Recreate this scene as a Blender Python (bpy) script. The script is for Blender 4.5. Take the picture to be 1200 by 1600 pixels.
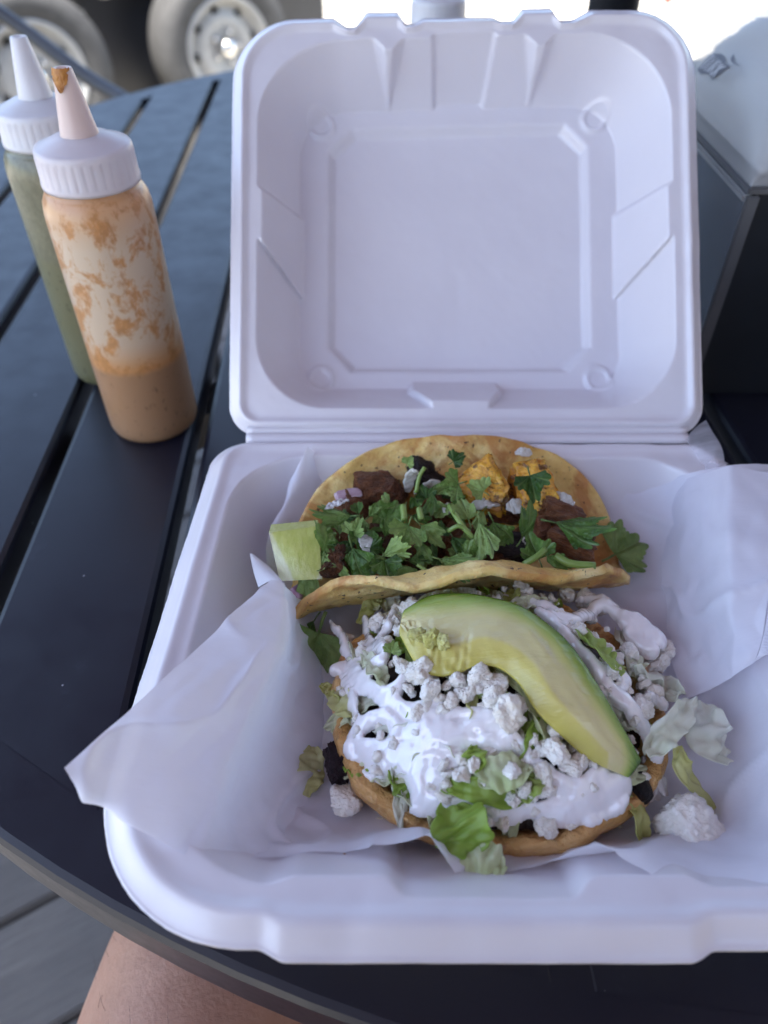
import bpy, bmesh, math, random
import numpy as np
from mathutils import Vector, Matrix, Euler, noise as mnoise

# ------------------------------------------------------------------ scene, camera, light
scene = bpy.context.scene
for o in list(bpy.data.objects):
    bpy.data.objects.remove(o)
C = scene.collection
R = math.radians
TOP = 0.74                      # height of the table top above the deck

cam_d = bpy.data.cameras.new('camera')
cam = bpy.data.objects.new('camera', cam_d)
C.objects.link(cam)
cam.location = (0, 0, TOP + 0.273)
cam.rotation_euler = (R(90 - 44), 0, 0)
cam_d.sensor_fit = 'VERTICAL'
cam_d.sensor_height = 9.5
cam_d.lens = 1155 / 1600 * 9.5
cam_d.clip_start = 0.01
cam_d.clip_end = 400
cam_d.dof.use_dof = True
cam_d.dof.focus_distance = 0.285
cam_d.dof.aperture_fstop = 1.9
scene.camera = cam

SUN_EL, SUN_AZ = R(72), R(218)   # azimuth clockwise from +Y: behind the camera, to the left
world = bpy.data.worlds.new('World')
scene.world = world
world.use_nodes = True
nt = world.node_tree
sky = nt.nodes.new('ShaderNodeTexSky')
sky.sky_type = 'NISHITA'
sky.sun_disc = False
sky.sun_elevation = SUN_EL
sky.sun_rotation = SUN_AZ
sky.air_density = 1.0
sky.dust_density = 1.8
sky.ozone_density = 1.0
bg = nt.nodes['Background']
bg.inputs[1].default_value = 0.15
nt.links.new(sky.outputs[0], bg.inputs[0])

sun_d = bpy.data.lights.new('sun', 'SUN')
sun_d.energy = 4.0
sun_d.angle = R(0.5)
sun_d.color = (1.0, 0.95, 0.88)
sun = bpy.data.objects.new('sun', sun_d)
C.objects.link(sun)
sd = Vector((math.sin(SUN_AZ) * math.cos(SUN_EL), math.cos(SUN_AZ) * math.cos(SUN_EL), math.sin(SUN_EL)))
sun.rotation_euler = sd.to_track_quat('Z', 'Y').to_euler()
sun.location = (2, -4, 6)

vs = scene.view_settings
vs.view_transform = 'Standard'
vs.look = 'None'
vs.gamma = 1
vs.exposure = 2.24
vs.use_curve_mapping = False
scene.cycles.use_denoising = True
scene.cycles.max_bounces = 7
scene.cycles.diffuse_bounces = 4
scene.cycles.glossy_bounces = 3
scene.cycles.transmission_bounces = 4
scene.cycles.transparent_max_bounces = 8
scene.cycles.caustics_reflective = False
scene.cycles.caustics_refractive = False

# ------------------------------------------------------------------ helpers
rng = random.Random(11)

def link(o, parent=None):
    C.objects.link(o)
    if parent is not None:
        o.parent = parent
    return o

def mesh(name, v, f, mat=None, parent=None, smooth=True, loc=None, rot=None):
    me = bpy.data.meshes.new(name)
    me.from_pydata([tuple(map(float, p)) for p in v], [], [tuple(map(int, q)) for q in f])
    if smooth:
        me.polygons.foreach_set('use_smooth', [True] * len(me.polygons))
    if mat:
        me.materials.append(mat)
    me.update()
    o = bpy.data.objects.new(name, me)
    link(o, parent)
    if loc is not None: o.location = loc
    if rot is not None: o.rotation_euler = rot
    return o

def frombm(name, bm, mat=None, parent=None, smooth=True, loc=None, rot=None):
    me = bpy.data.meshes.new(name)
    bm.to_mesh(me); bm.free()
    if smooth:
        me.polygons.foreach_set('use_smooth', [True] * len(me.polygons))
    if mat: me.materials.append(mat)
    o = bpy.data.objects.new(name, me)
    link(o, parent)
    if loc is not None: o.location = loc
    if rot is not None: o.rotation_euler = rot
    return o

def empty(name, loc=(0, 0, 0), rot=(0, 0, 0), parent=None):
    o = bpy.data.objects.new(name, None)
    o.empty_display_size = 0.02
    link(o, parent)
    o.location = loc; o.rotation_euler = rot
    return o

def tag(o, label=None, cat=None, group=None, kind=None):
    if label: o['label'] = label
    if cat: o['category'] = cat
    if group: o['group'] = group
    if kind: o['kind'] = kind
    return o

def copy_tree(o, parent=None):
    c = o.copy()
    C.objects.link(c)
    c.parent = parent
    for ch in o.children:
        copy_tree(ch, c)
    return c

def attr(o, name, vals):
    a = o.data.attributes.new(name, 'FLOAT', 'POINT')
    a.data.foreach_set('value', np.asarray(vals, dtype=np.float32))

def sst(a, b, x):
    t = np.clip((x - a) / (b - a), 0, 1)
    return t * t * (3 - 2 * t)

def _hash(i, j, k, seed):
    h = (i * 374761393 + j * 668265263 + k * 2147483647 + seed * 974711) & 0xffffffff
    h = ((h ^ (h >> 13)) * 1274126177) & 0xffffffff
    return ((h ^ (h >> 16)) & 0xffff) / 65535.0 * 2 - 1

def vnoise(p, scale=1.0, seed=0):
    p = np.asarray(p, dtype=float) * scale
    i = np.floor(p).astype(np.int64)
    f = p - i
    f = f * f * (3 - 2 * f)
    r = 0
    for a in (0, 1):
        for b in (0, 1):
            for c in (0, 1):
                w = (f[:, 0] if a else 1 - f[:, 0]) * (f[:, 1] if b else 1 - f[:, 1]) * (f[:, 2] if c else 1 - f[:, 2])
                r = r + w * _hash(i[:, 0] + a, i[:, 1] + b, i[:, 2] + c, seed)
    return r

def fbm(p, scale, seed=0, octv=4, gain=0.5):
    r, a = 0, 1.0
    for k in range(octv):
        r = r + a * vnoise(p, scale * 2 ** k, seed + 17 * k)
        a *= gain
    return r

def grid_faces(nu, nv, closed_u=False):
    f = []
    for j in range(nv - 1):
        for i in range(nu if closed_u else nu - 1):
            i2 = (i + 1) % nu
            f.append((j * nu + i, j * nu + i2, (j + 1) * nu + i2, (j + 1) * nu + i))
    return f

def lathe(name, prof, n, mat, parent=None, radfn=None, cap=True, loc=None, rot=None, smooth=True):
    v = []
    for r, z in prof:
        for i in range(n):
            a = 2 * math.pi * i / n
            rr = radfn(r, z, a) if radfn else r
            v.append((rr * math.cos(a), rr * math.sin(a), z))
    f = grid_faces(n, len(prof), True)
    if cap:
        f.append(tuple(range(n))[::-1])
        f.append(tuple((len(prof) - 1) * n + i for i in range(n)))
    return mesh(name, v, f, mat, parent, smooth, loc, rot)

def tube_data(pts, rad, n=8, cap=True):
    pts = [Vector(p) for p in pts]
    v, f = [], []
    t0 = (pts[1] - pts[0]).normalized()
    up = Vector((0, 0, 1)) if abs(t0.z) < 0.9 else Vector((1, 0, 0))
    x = t0.cross(up).normalized()
    for k, p in enumerate(pts):
        t = (pts[min(k + 1, len(pts) - 1)] - pts[max(k - 1, 0)]).normalized()
        x = (x - t * x.dot(t)).normalized()
        y = t.cross(x)
        r = rad[k] if isinstance(rad, (list, tuple, np.ndarray)) else rad
        for i in range(n):
            a = 2 * math.pi * i / n
            v.append(p + (x * math.cos(a) + y * math.sin(a)) * r)
    f = grid_faces(n, len(pts), True)
    if cap:
        f.append(tuple(range(n))[::-1])
        f.append(tuple((len(pts) - 1) * n + i for i in range(n)))
    return v, f

def tube(name, pts, rad, mat, parent=None, n=8):
    v, f = tube_data(pts, rad, n)
    return mesh(name, v, f, mat, parent)

def spline(pts, n):
    """Catmull-Rom through pts, n samples"""
    P = np.array(pts, dtype=float)
    P = np.vstack([2 * P[0] - P[1], P, 2 * P[-1] - P[-2]])
    m = len(P) - 3
    out = []
    for t in np.linspace(0, m, n):
        k = min(int(t), m - 1); u = t - k
        a, b, c, d = P[k], P[k + 1], P[k + 2], P[k + 3]
        out.append(0.5 * ((2 * b) + (c - a) * u + (2 * a - 5 * b + 4 * c - d) * u * u + (3 * b - a - 3 * c + d) * u ** 3))
    return np.array(out)

def box(name, cx, cy, cz, sx, sy, sz, mat, parent=None, bev=0.0, rot=None):
    bm = bmesh.new()
    bmesh.ops.create_cube(bm, size=1)
    bmesh.ops.scale(bm, vec=(sx, sy, sz), verts=bm.verts)
    if bev:
        bmesh.ops.bevel(bm, geom=bm.edges[:], offset=bev, segments=2, affect='EDGES')
    return frombm(name, bm, mat, parent, smooth=False, loc=(cx, cy, cz), rot=rot)

# ---- materials
class NB:
    def __init__(s, name):
        s.m = bpy.data.materials.new(name)
        s.m.use_nodes = True
        s.t = s.m.node_tree
        s.p = s.t.nodes['Principled BSDF']
        s.out = s.t.nodes['Material Output']
    def n(s, typ, **kw):
        nd = s.t.nodes.new('ShaderNode' + typ)
        for k, v in kw.items():
            if hasattr(nd, k) and not k[0].isupper():
                setattr(nd, k, v)
            else:
                nd.inputs[k.replace('_', ' ')].default_value = v
        return nd
    def l(s, a, b):
        s.t.links.new(a, b)
        return s
    def co(s, kind='Object', scale=None):
        c = s.n('TexCoord')
        o = c.outputs[kind]
        if scale is not None:
            m = s.n('Mapping'); m.inputs['Scale'].default_value = scale
            s.l(o, m.inputs[0]); o = m.outputs[0]
        return o
    def noise(s, scale, detail=4, rough=0.55, vec=None, dist=0.0):
        nd = s.n('TexNoise'); nd.inputs['Scale'].default_value = scale
        nd.inputs['Detail'].default_value = detail; nd.inputs['Roughness'].default_value = rough
        nd.inputs['Distortion'].default_value = dist
        s.l(vec if vec is not None else s.co(), nd.inputs['Vector'])
        return nd.outputs['Fac']
    def vor(s, scale, vec=None, feature='F1'):
        nd = s.n('TexVoronoi'); nd.feature = feature; nd.inputs['Scale'].default_value = scale
        s.l(vec if vec is not None else s.co(), nd.inputs['Vector'])
        return nd.outputs['Distance']
    def ramp(s, fac, stops, interp='LINEAR'):
        r = s.n('ValToRGB'); cr = r.color_ramp; cr.interpolation = interp
        while len(cr.elements) < len(stops): cr.elements.new(0.5)
        for e, (p, c) in zip(cr.elements, stops):
            e.position = p
            e.color = (c, c, c, 1) if isinstance(c, (int, float)) else (*c, 1)
        s.l(fac, r.inputs[0])
        return r.outputs[0]
    def mix(s, fac, a, b, typ='MIX'):
        m = s.n('MixRGB', blend_type=typ)
        for val, k in ((fac, 0), (a, 1), (b, 2)):
            if hasattr(val, 'is_linked') or hasattr(val, 'links'): s.l(val, m.inputs[k])
            elif k == 0: m.inputs[0].default_value = val
            else: m.inputs[k].default_value = (*val, 1)
        return m.outputs[0]
    def math(s, op, a, b=0.0):
        m = s.n('Math', operation=op)
        for k, v in ((0, a), (1, b)):
            if hasattr(v, 'links'): s.l(v, m.inputs[k])
            else: m.inputs[k].default_value = v
        return m.outputs[0]
    def attr(s, name):
        a = s.n('Attribute'); a.attribute_name = name
        return a.outputs['Fac']
    def rand(s):
        return s.n('ObjectInfo').outputs['Random']
    def base(s, c):
        if hasattr(c, 'links'): s.l(c, s.p.inputs['Base Color'])
        else: s.p.inputs['Base Color'].default_value = (*c, 1)
        return s
    def set(s, **kw):
        for k, v in kw.items():
            k = k.replace('_', ' ')
            if hasattr(v, 'links'): s.l(v, s.p.inputs[k])
            else: s.p.inputs[k].default_value = v
        return s
    def bump(s, h, strength=0.3, dist=0.001):
        b = s.n('Bump'); b.inputs['Strength'].default_value = strength; b.inputs['Distance'].default_value = dist
        s.l(h, b.inputs['Height'])
        s.l(b.outputs[0], s.p.inputs['Normal'])
        s.bn = b.outputs[0]
        return s
    def sss(s, w, rad, scale=0.004):
        s.p.inputs['Subsurface Weight'].default_value = w
        s.p.inputs['Subsurface Radius'].default_value = rad
        s.p.inputs['Subsurface Scale'].default_value = scale
        return s
    def translucent(s, fac, color):
        """mix in light passing through the sheet"""
        tr = s.n('BsdfTranslucent')
        if hasattr(color, 'links'): s.l(color, tr.inputs[0])
        else: tr.inputs[0].default_value = (*color, 1)
        mx = s.n('MixShader'); mx.inputs[0].default_value = fac
        s.l(s.p.outputs[0], mx.inputs[1]); s.l(tr.outputs[0], mx.inputs[2])
        s.sh = mx.outputs[0]
        s.l(s.sh, s.out.inputs[0])
        return s
    def transparent(s, fac):
        tp = s.n('BsdfTransparent')
        mx = s.n('MixShader')
        if hasattr(fac, 'links'): s.l(fac, mx.inputs[0])
        else: mx.inputs[0].default_value = fac
        s.l(getattr(s, 'sh', s.p.outputs[0]), mx.inputs[1]); s.l(tp.outputs[0], mx.inputs[2])
        s.l(mx.outputs[0], s.out.inputs[0])
        return s

def simple(name, col, rough=0.5, metal=0.0, var=0.12, scale=40, bump=0.0):
    b = NB(name)
    nz = b.noise(scale, 5)
    dark = tuple(c * (1 - var) for c in col); lite = tuple(min(1, c * (1 + var)) for c in col)
    b.base(b.ramp(nz, [(0.3, dark), (0.7, lite)])).set(Roughness=rough, Metallic=metal)
    if bump: b.bump(b.noise(scale * 6, 4), bump, 0.001)
    return b.m

MAT = {}
# expanded polystyrene foam
b = NB('foam')
v1 = b.vor(900); n1 = b.noise(330, 3); n2 = b.noise(18, 3)
b.base(b.mix(b.ramp(n2, [(0.35, 0.0), (0.7, 1.0)]), (0.80, 0.770, 0.815), (0.83, 0.800, 0.84)))
b.set(Roughness=0.28, Specular_IOR_Level=0.8)
b.bump(b.noise(800, 2), 0.10, 0.0003)
b.translucent(0.15, (0.88, 0.84, 0.92))
MAT['foam'] = b.m
# waxed deli paper
b = NB('deli_paper')
st = b.noise(160, 5, 0.6, b.co(scale=(0.35, 2.2, 1)))
nz = b.noise(26, 4)
b.base(b.mix(b.ramp(nz, [(0.3, 0.0), (0.7, 1.0)]), (0.84, 0.835, 0.915), (0.88, 0.875, 0.94))).set(Roughness=0.36, Specular_IOR_Level=0.5)
b.bump(b.math('ADD', st, nz), 0.25, 0.0008)
b.translucent(0.30, (0.92, 0.91, 0.97)).transparent(b.ramp(nz, [(0.3, 0.03), (0.7, 0.10)]))
MAT['paper'] = b.m
b = NB('deli_paper_thin')
st = b.noise(120, 5, 0.6, b.co(scale=(0.4, 2, 1)))
b.base((0.84, 0.83, 0.88)).set(Roughness=0.35)
b.bump(st, 0.3, 0.0008)
b.translucent(0.5, (0.9, 0.9, 0.95)).transparent(b.ramp(st, [(0.3, 0.35), (0.7, 0.6)]))
MAT['paper_thin'] = b.m
# table paint
b = NB('table_paint')
sp = b.vor(55); nz = b.noise(9, 5); fine = b.noise(900, 2)
col = b.ramp(nz, [(0.3, (0.004, 0.005, 0.013)), (0.7, (0.006, 0.0075, 0.017))])
smudge = b.noise(31, 6, 0.7)
col = b.mix(b.ramp(smudge, [(0.62, 0.0), (0.78, 0.35)]), col, (0.05, 0.06, 0.09))
col = b.mix(b.ramp(sp, [(0.018, 1.0), (0.03, 0.0)]), col, (0.35, 0.35, 0.38))
b.base(col).set(Roughness=b.ramp(smudge, [(0.35, 0.34), (0.75, 0.48)]), Specular_IOR_Level=0.5)
b.bump(fine, 0.06, 0.0004)
MAT['table'] = b.m
# weathered deck
b = NB('deck_wood')
g = b.noise(14, 8, 0.65, b.co(scale=(0.9, 18, 6)), 1.5)
g2 = b.noise(4, 5, 0.6, b.co(scale=(0.6, 5, 2)), 0.8)
c1 = b.ramp(g, [(0.25, (0.055, 0.052, 0.052)), (0.55, (0.14, 0.135, 0.13)), (0.8, (0.23, 0.22, 0.21))])
c2 = b.mix(b.ramp(g2, [(0.35, 0.0), (0.7, 0.7)]), c1, (0.10, 0.097, 0.096))
rnd = b.ramp(b.rand(), [(0.0, 0.75), (1.0, 1.15)])
b.base(b.mix(1.0, c2, rnd, 'MULTIPLY')).set(Roughness=0.8)
b.bump(g, 0.5, 0.004)
MAT['deck'] = b.m
# gravel ground
b = NB('gravel')
v1 = b.vor(28); n1 = b.noise(3, 6); n2 = b.noise(0.5, 4)
gc = b.ramp(v1, [(0.05, (0.62, 0.58, 0.50)), (0.5, (0.46, 0.43, 0.37))])
gc = b.mix(b.ramp(n1, [(0.4, 0.0), (0.75, 0.6)]), gc, (0.36, 0.33, 0.26))
gc = b.mix(b.ramp(n2, [(0.56, 0.0), (0.7, 0.7)]), gc, (0.20, 0.22, 0.07))
b.base(gc).set(Roughness=0.95).bump(v1, 0.6, 0.02)
MAT['gravel'] = b.m
MAT['black_metal'] = simple('black_powder_coat', (0.02, 0.021, 0.025), 0.4, 0, 0.15, 60)
MAT['trailer'] = simple('trailer_paint', (0.016, 0.018, 0.024), 0.35, 0, 0.2, 5)
MAT['rubber'] = simple('tyre_rubber', (0.055, 0.054, 0.052), 0.8, 0, 0.2, 30, 0.3)
MAT['steel'] = simple('painted_wheel_steel', (0.34, 0.34, 0.33), 0.4, 0.15, 0.1, 20)
MAT['dark_hole'] = simple('wheel_hole', (0.01, 0.01, 0.01), 0.9)
MAT['chrome'] = simple('hub_cap_chrome', (0.75, 0.73, 0.70), 0.15, 1.0, 0.05)
MAT['white_paint'] = simple('white_enamel', (0.8, 0.8, 0.78), 0.35, 0, 0.05)
MAT['red'] = simple('red_plastic', (0.55, 0.03, 0.02), 0.4)
MAT['roof'] = simple('roof_boards', (0.10, 0.09, 0.085), 0.8, 0, 0.2, 6)
MAT['black_plastic'] = simple('black_plastic', (0.008, 0.010, 0.014), 0.38, 0, 0.2, 30)
b = NB('smoky_plastic')
b.base((0.44, 0.44, 0.44)).set(Roughness=0.36, Specular_IOR_Level=0.5)
b.bump(b.noise(900, 2), 0.05, 0.0005)
b.transparent(0.48)
MAT['smoky'] = b.m
b = NB('clear_acrylic')
b.base((0.30, 0.32, 0.36)).set(Roughness=0.12, Specular_IOR_Level=0.6)
b.bump(b.noise(5, 3), 0.06, 0.003)
b.transparent(0.72)
MAT['acrylic'] = b.m
MAT['grey_plastic'] = simple('grey_plastic', (0.10, 0.10, 0.105), 0.35)
MAT['napkin'] = simple('napkin_tissue', (0.78, 0.77, 0.75), 0.9, 0, 0.06, 30, 0.4)
MAT['logo'] = simple('logo_ink', (0.09, 0.09, 0.11), 0.5)
MAT['logo_light'] = simple('logo_letters', (0.42, 0.42, 0.44), 0.5)

# ------------------------------------------------------------------ setting
tag(mesh('ground', [(-60, -60, -0.045), (60, -60, -0.045), (60, 80, -0.045), (-60, 80, -0.045)], [(0, 1, 2, 3)], MAT['gravel'], smooth=False), kind='structure')

# deck of weathered boards, laid at an angle
deck = empty('deck', (-0.40, 0.27, 0), (0, 0, math.atan2(0.517, 0.856)))
tag(deck, kind='structure')
pitch, bw, bl = 0.145, 0.139, 6.4
bm = bmesh.new()
bmesh.ops.create_cube(bm, size=1)
bmesh.ops.scale(bm, vec=(bl, bw, 0.03), verts=bm.verts)
bmesh.ops.bevel(bm, geom=[e for e in bm.edges], offset=0.004, segments=2, affect='EDGES')
plank0 = frombm('plank', bm, MAT['deck'], deck, smooth=False)
k0 = True
for i in range(-11, 19):
    p = plank0 if k0 else plank0.copy()
    if not k0: C.objects.link(p)
    k0 = False
    p.location = (rng.uniform(-0.05, 0.05) - 1.2, i * pitch, -0.0155 + rng.uniform(-0.001, 0.001))

# unseen board walls behind and right of the diner, added to block light
blocker = empty('light_blocker', (0, 0, GZ0 := -0.045))
tag(blocker, kind='structure')
MAT['blocker_wood'] = simple('blocker_timber', (0.24, 0.24, 0.25), 0.8, 0, 0.2, 8)
for k in range(18):
    box('blocker_board', 1.45, -3.0, 0.11 + 0.2 * k, 5.3, 0.03, 0.196, MAT['blocker_wood'], blocker)
    box('blocker_board', 2.6, -0.6, 0.11 + 0.2 * k, 0.03, 4.2, 0.196, MAT['blocker_wood'], blocker)

# patio umbrella: unseen canopy added to shape the light, pole in the table's centre
umb = empty('patio_umbrella', (0.173, 0.666, 0))
tag(umb, 'dark pole of the patio umbrella showing behind the top edge of the lid', 'umbrella')
b = NB('umbrella_canvas')
wv = b.noise(400, 2); cn = b.ramp(b.noise(3, 3), [(0.3, (0.055, 0.042, 0.060)), (0.7, (0.065, 0.050, 0.070))])
b.base(cn).set(Roughness=0.85).bump(wv, 0.2, 0.001)
b.translucent(0.30, (0.075, 0.05, 0.065))
MAT['canvas'] = b.m
MAT['pole'] = simple('dark_pole', (0.025, 0.025, 0.028), 0.4, 0.3)
NP, UR = 8, 1.6
for k in range(NP):
    a0, a1 = 2 * math.pi * k / NP + 0.3, 2 * math.pi * (k + 1) / NP + 0.3
    v = []
    for j in range(9):
        r = UR * j / 8
        for i in range(7):
            t = i / 6
            p = Vector((math.cos(a0), math.sin(a0), 0)).lerp(Vector((math.cos(a1), math.sin(a1), 0)), t) * r
            v.append((p.x, p.y, 2.40 - 0.42 * (j / 8) ** 1.15 - 0.05 * math.sin(math.pi * t) * (j / 8)))
    mesh('added_canopy', v, grid_faces(7, 9), MAT['canvas'], umb)
    tube('rib', [(0, 0, 2.38), (0.7 * UR * math.cos(a0), 0.7 * UR * math.sin(a0), 2.09), (UR * math.cos(a0), UR * math.sin(a0), 1.965)], 0.008, MAT['pole'], umb, 6)
    tube('strut', [(0, 0, 1.8), (0.5 * UR * math.cos(a0), 0.5 * UR * math.sin(a0), 2.18)], 0.007, MAT['pole'], umb, 6)
tube('pole', [(0, 0, 0.10), (0, 0, 1.4), (0, 0, 2.46)], 0.019, MAT['pole'], umb, 24)
lathe('base_weight', [(0.24, 0.0), (0.24, 0.05), (0.20, 0.075), (0.04, 0.09), (0.03, 0.25)], 40, MAT['pole'], umb)

# ------------------------------------------------------------------ table
TCX, TCY, TR = 0.173, 0.666, 0.638
table = empty('patio_table', (TCX, TCY, 0))
tag(table, 'round black slatted metal patio table under the food', 'table')
SL = 0.0465       # slats lean a little to the left going away
ang = math.atan(SL)
Rin = TR - 0.026
def slat_mesh(x0, x1):
    """a slat running along local y, clipped by the circle of radius Rin, with rolled-down long edges"""
    n = 40
    r = 0.0035
    prof = [(x0, -0.016), (x0, -r), (x0 + 0.3 * r, -0.3 * r), (x0 + r, 0), (x1 - r, 0), (x1 - 0.3 * r, -0.3 * r), (x1, -r), (x1, -0.016)]
    v, f = [], []
    for (px, pz) in prof:
        half = math.sqrt(max(Rin * Rin - px * px, 0.0001))
        for j in range(n):
            t = -1 + 2 * j / (n - 1)
            v.append((px, half * t, TOP + pz))
    f = grid_faces(n, len(prof))
    return v, f
gap = 0.0078
step = 0.079
# offset of the gap centre lines, measured across the slats from the table centre
off0 = (-0.111 - TCX) * math.cos(ang) + (0.35 - TCY) * math.sin(ang)
kmin = int(math.floor((-Rin - off0) / step)); kmax = int(math.ceil((Rin - off0) / step))
for k in range(kmin, kmax):
    a = off0 + k * step + gap / 2; c = off0 + (k + 1) * step - gap / 2
    a = max(a, -Rin + 0.004); c = min(c, Rin - 0.004)
    if c - a < 0.012: continue
    v, f = slat_mesh(a, c)
    s = mesh('slat', v, f, MAT['table'], table, smooth=False, rot=(0, 0, ang))
# rim band
prof = [(Rin - 0.008, -0.014), (Rin - 0.008, -0.0003), (TR - 0.004, -0.0003), (TR - 0.0015, -0.0011), (TR, -0.0035), (TR, -0.030), (TR - 0.003, -0.030), (TR - 0.003, -0.006)]
lathe('rim', [(r, TOP + z) for r, z in prof], 160, MAT['table'], table, cap=False, smooth=False)
for a in (0, math.pi / 2):
    box('under_brace', 0, 0, TOP - 0.036, 1.24, 0.03, 0.025, MAT['black_metal'], table, rot=(0, 0, a + 0.7))
lathe('collar', [(0.0195, TOP - 0.04), (0.030, TOP - 0.04), (0.030, TOP + 0.012), (0.0195, TOP + 0.014)], 32, MAT['black_metal'], table, cap=False)
for k in range(4):
    a = k * math.pi / 2 + 0.7
    tube('leg', [(0.30 * math.cos(a), 0.30 * math.sin(a), TOP - 0.045), (0.42 * math.cos(a), 0.42 * math.sin(a), 0.4), (0.46 * math.cos(a), 0.46 * math.sin(a), 0.012)], 0.016, MAT['black_metal'], table, 12)

# ------------------------------------------------------------------ background: trailer, chairs
GZ = -0.045
w1 = Vector((-0.7025, 3.686, 0.25)); w2 = Vector((-1.358, 3.227, 0.25))
du = (w1 - w2).normalized()                       # along the trailer, to the right
nrm = Vector((du.y, -du.x, 0))                    # towards the table
hd = math.atan2(du.y, du.x)
trailer = empty('food_trailer', ((w1 + w2) / 2).to_tuple()[:2] + (GZ,), (0, 0, hd))
tag(trailer, 'black trailer with two small wheels parked behind the table', 'trailer')
box('body', -0.9, 1.12, 0.93, 4.6, 1.9, 0.84, MAT['trailer'], trailer, 0.02)
box('chassis', -0.9, 1.12, 0.44, 4.5, 1.5, 0.14, MAT['black_metal'], trailer)
box('skirt', 0.0, 0.30, 0.36, 2.2, 0.03, 0.56, MAT['trailer'], trailer)
def make_wheel():
    r = empty('wheel')
    Rt, Rr = 0.295, 0.187
    prof = [(Rr, -0.09), (Rt - 0.05, -0.105), (Rt - 0.012, -0.092), (Rt, -0.06), (Rt, 0.06), (Rt - 0.012, 0.092), (Rt - 0.05, 0.105), (Rr + 0.03, 0.10), (Rr, 0.085)]
    lathe('tyre', prof, 56, MAT['rubber'], r, cap=False)
    rim = lathe('rim', [(Rr + 0.002, 0.0), (Rr + 0.004, 0.088), (Rr - 0.006, 0.094), (Rr - 0.016, 0.085), (Rr - 0.026, 0.045), (0.14, 0.035), (0.125, 0.05), (0.09, 0.055), (0.07, 0.045), (0.0005, 0.045)], 48, MAT['steel'], r, cap=False)
    for k in range(8):
        a = 2 * math.pi * k / 8 + 0.2
        lathe('vent_hole', [(0.0165, -0.004), (0.0165, 0.002), (0.001, 0.002)], 14, MAT['dark_hole'], rim, loc=(0.132 * math.cos(a), 0.132 * math.sin(a), 0.047), cap=False)
    for k in range(5):
        a = 2 * math.pi * k / 5
        lathe('lug_nut', [(0.010, 0), (0.010, 0.016), (0.004, 0.02)], 6, MAT['chrome'], rim, loc=(0.057 * math.cos(a), 0.057 * math.sin(a), 0.048))
    lathe('hub_cap', [(0.034, 0.04), (0.034, 0.085), (0.028, 0.096), (0.012, 0.102), (0.0005, 0.103)], 24, MAT['chrome'], rim, cap=False)
    return r
wa = make_wheel(); wa.parent = trailer
wa.rotation_euler = (R(90), 0, 0)
wl = (w1 - w2).length / 2
wa.location = (wl, 0, 0.295)
wb = copy_tree(wa, trailer); wb.location = (-wl, 0, 0.295); wb.rotation_euler = (R(90), 0.5, 0)
lathe('round_lamp', [(0.10, 0), (0.10, 0.02), (0.08, 0.04), (0.0005, 0.05)], 32, MAT['white_paint'], trailer, loc=(0.0, 0.168, 0.58), rot=(R(90), 0, 0), cap=False)
lathe('bolt', [(0.012, 0), (0.012, 0.012), (0.0005, 0.015)], 10, MAT['steel'], trailer, loc=(-0.08, 0.28, 0.42), rot=(R(90), 0, 0), cap=False)

def make_chair():
    r = empty('patio_chair')
    bmat = MAT['black_metal']
    for s in (-1, 1):
        arm = spline([(0.0, 0.27, 0.86), (0.17 * s, 0.25, 0.85), (0.27 * s, 0.14, 0.78), (0.285 * s, -0.05, 0.70), (0.28 * s, -0.22, 0.655), (0.275 * s, -0.24, 0.60), (0.275 * s, -0.24, 0.0)], 40)
        tube('arm_and_leg', arm, 0.0115, bmat, r, 8)
        tube('leg', spline([(0.23 * s, 0.20, 0.80), (0.22 * s, 0.18, 0.45), (0.25 * s, 0.28, 0.0)], 14), 0.011, bmat, r, 8)
        tube('seat_rail', [(0.22 * s, 0.2, 0.44), (0.26 * s, -0.23, 0.45)], 0.010, bmat, r, 8)
    tube('seat_bar', [(-0.26, -0.23, 0.45), (0.26, -0.23, 0.45)], 0.010, bmat, r, 8)
    tube('seat_bar', [(-0.22, 0.2, 0.44), (0.22, 0.2, 0.44)], 0.010, bmat, r, 8)
    # expanded-metal seat and back: crossing wires, one joined lattice each
    def lattice(name, fn, nu, nv):
        bm = bmesh.new()
        V, F = [], []
        for fam in (1, -1):
            for k in range(-nv, nu + nv):
                pts = []
                for j in range(13):
                    t = j / 12; s_ = (k + (fam * t * nv if fam > 0 else nv - t * nv - nv)) / nu if fam > 0 else (k - t * nv + nv) / nu
                    if 0 <= s_ <= 1: pts.append(fn(s_, t))
                if len(pts) >= 2:
                    v, f = tube_data(pts, 0.0022, 4, False)
                    b0 = len(V); V += v; F += [tuple(i + b0 for i in q) for q in f]
        o = mesh(name, V, F, bmat, r)
        o['kind'] = 'stuff'
    lattice('seat_mesh', lambda s, t: (-0.23 + 0.46 * s, 0.2 - 0.43 * t, 0.44 - 0.02 * math.sin(math.pi * t)), 12, 11)
    lattice('back_mesh', lambda s, t: (0.25 * math.sin(math.pi * (s - 0.5)), 0.2 + 0.06 * math.cos(math.pi * (s - 0.5)) - 0.02 * (1 - t), 0.45 + 0.39 * t), 16, 11)
    return r
ch = make_chair()
ch.location = (-0.67, 1.10, 0); ch.rotation_euler = (0, 0, R(56))
tag(ch, 'black metal mesh chair at the far left edge of the table', 'chair')
c2 = copy_tree(ch)
c2.location = (2.45, 6.45, GZ); c2.rotation_euler = (0, 0, R(20))
tag(c2, 'black chair far back on the bright gravel, only its legs showing', 'chair')
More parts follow.
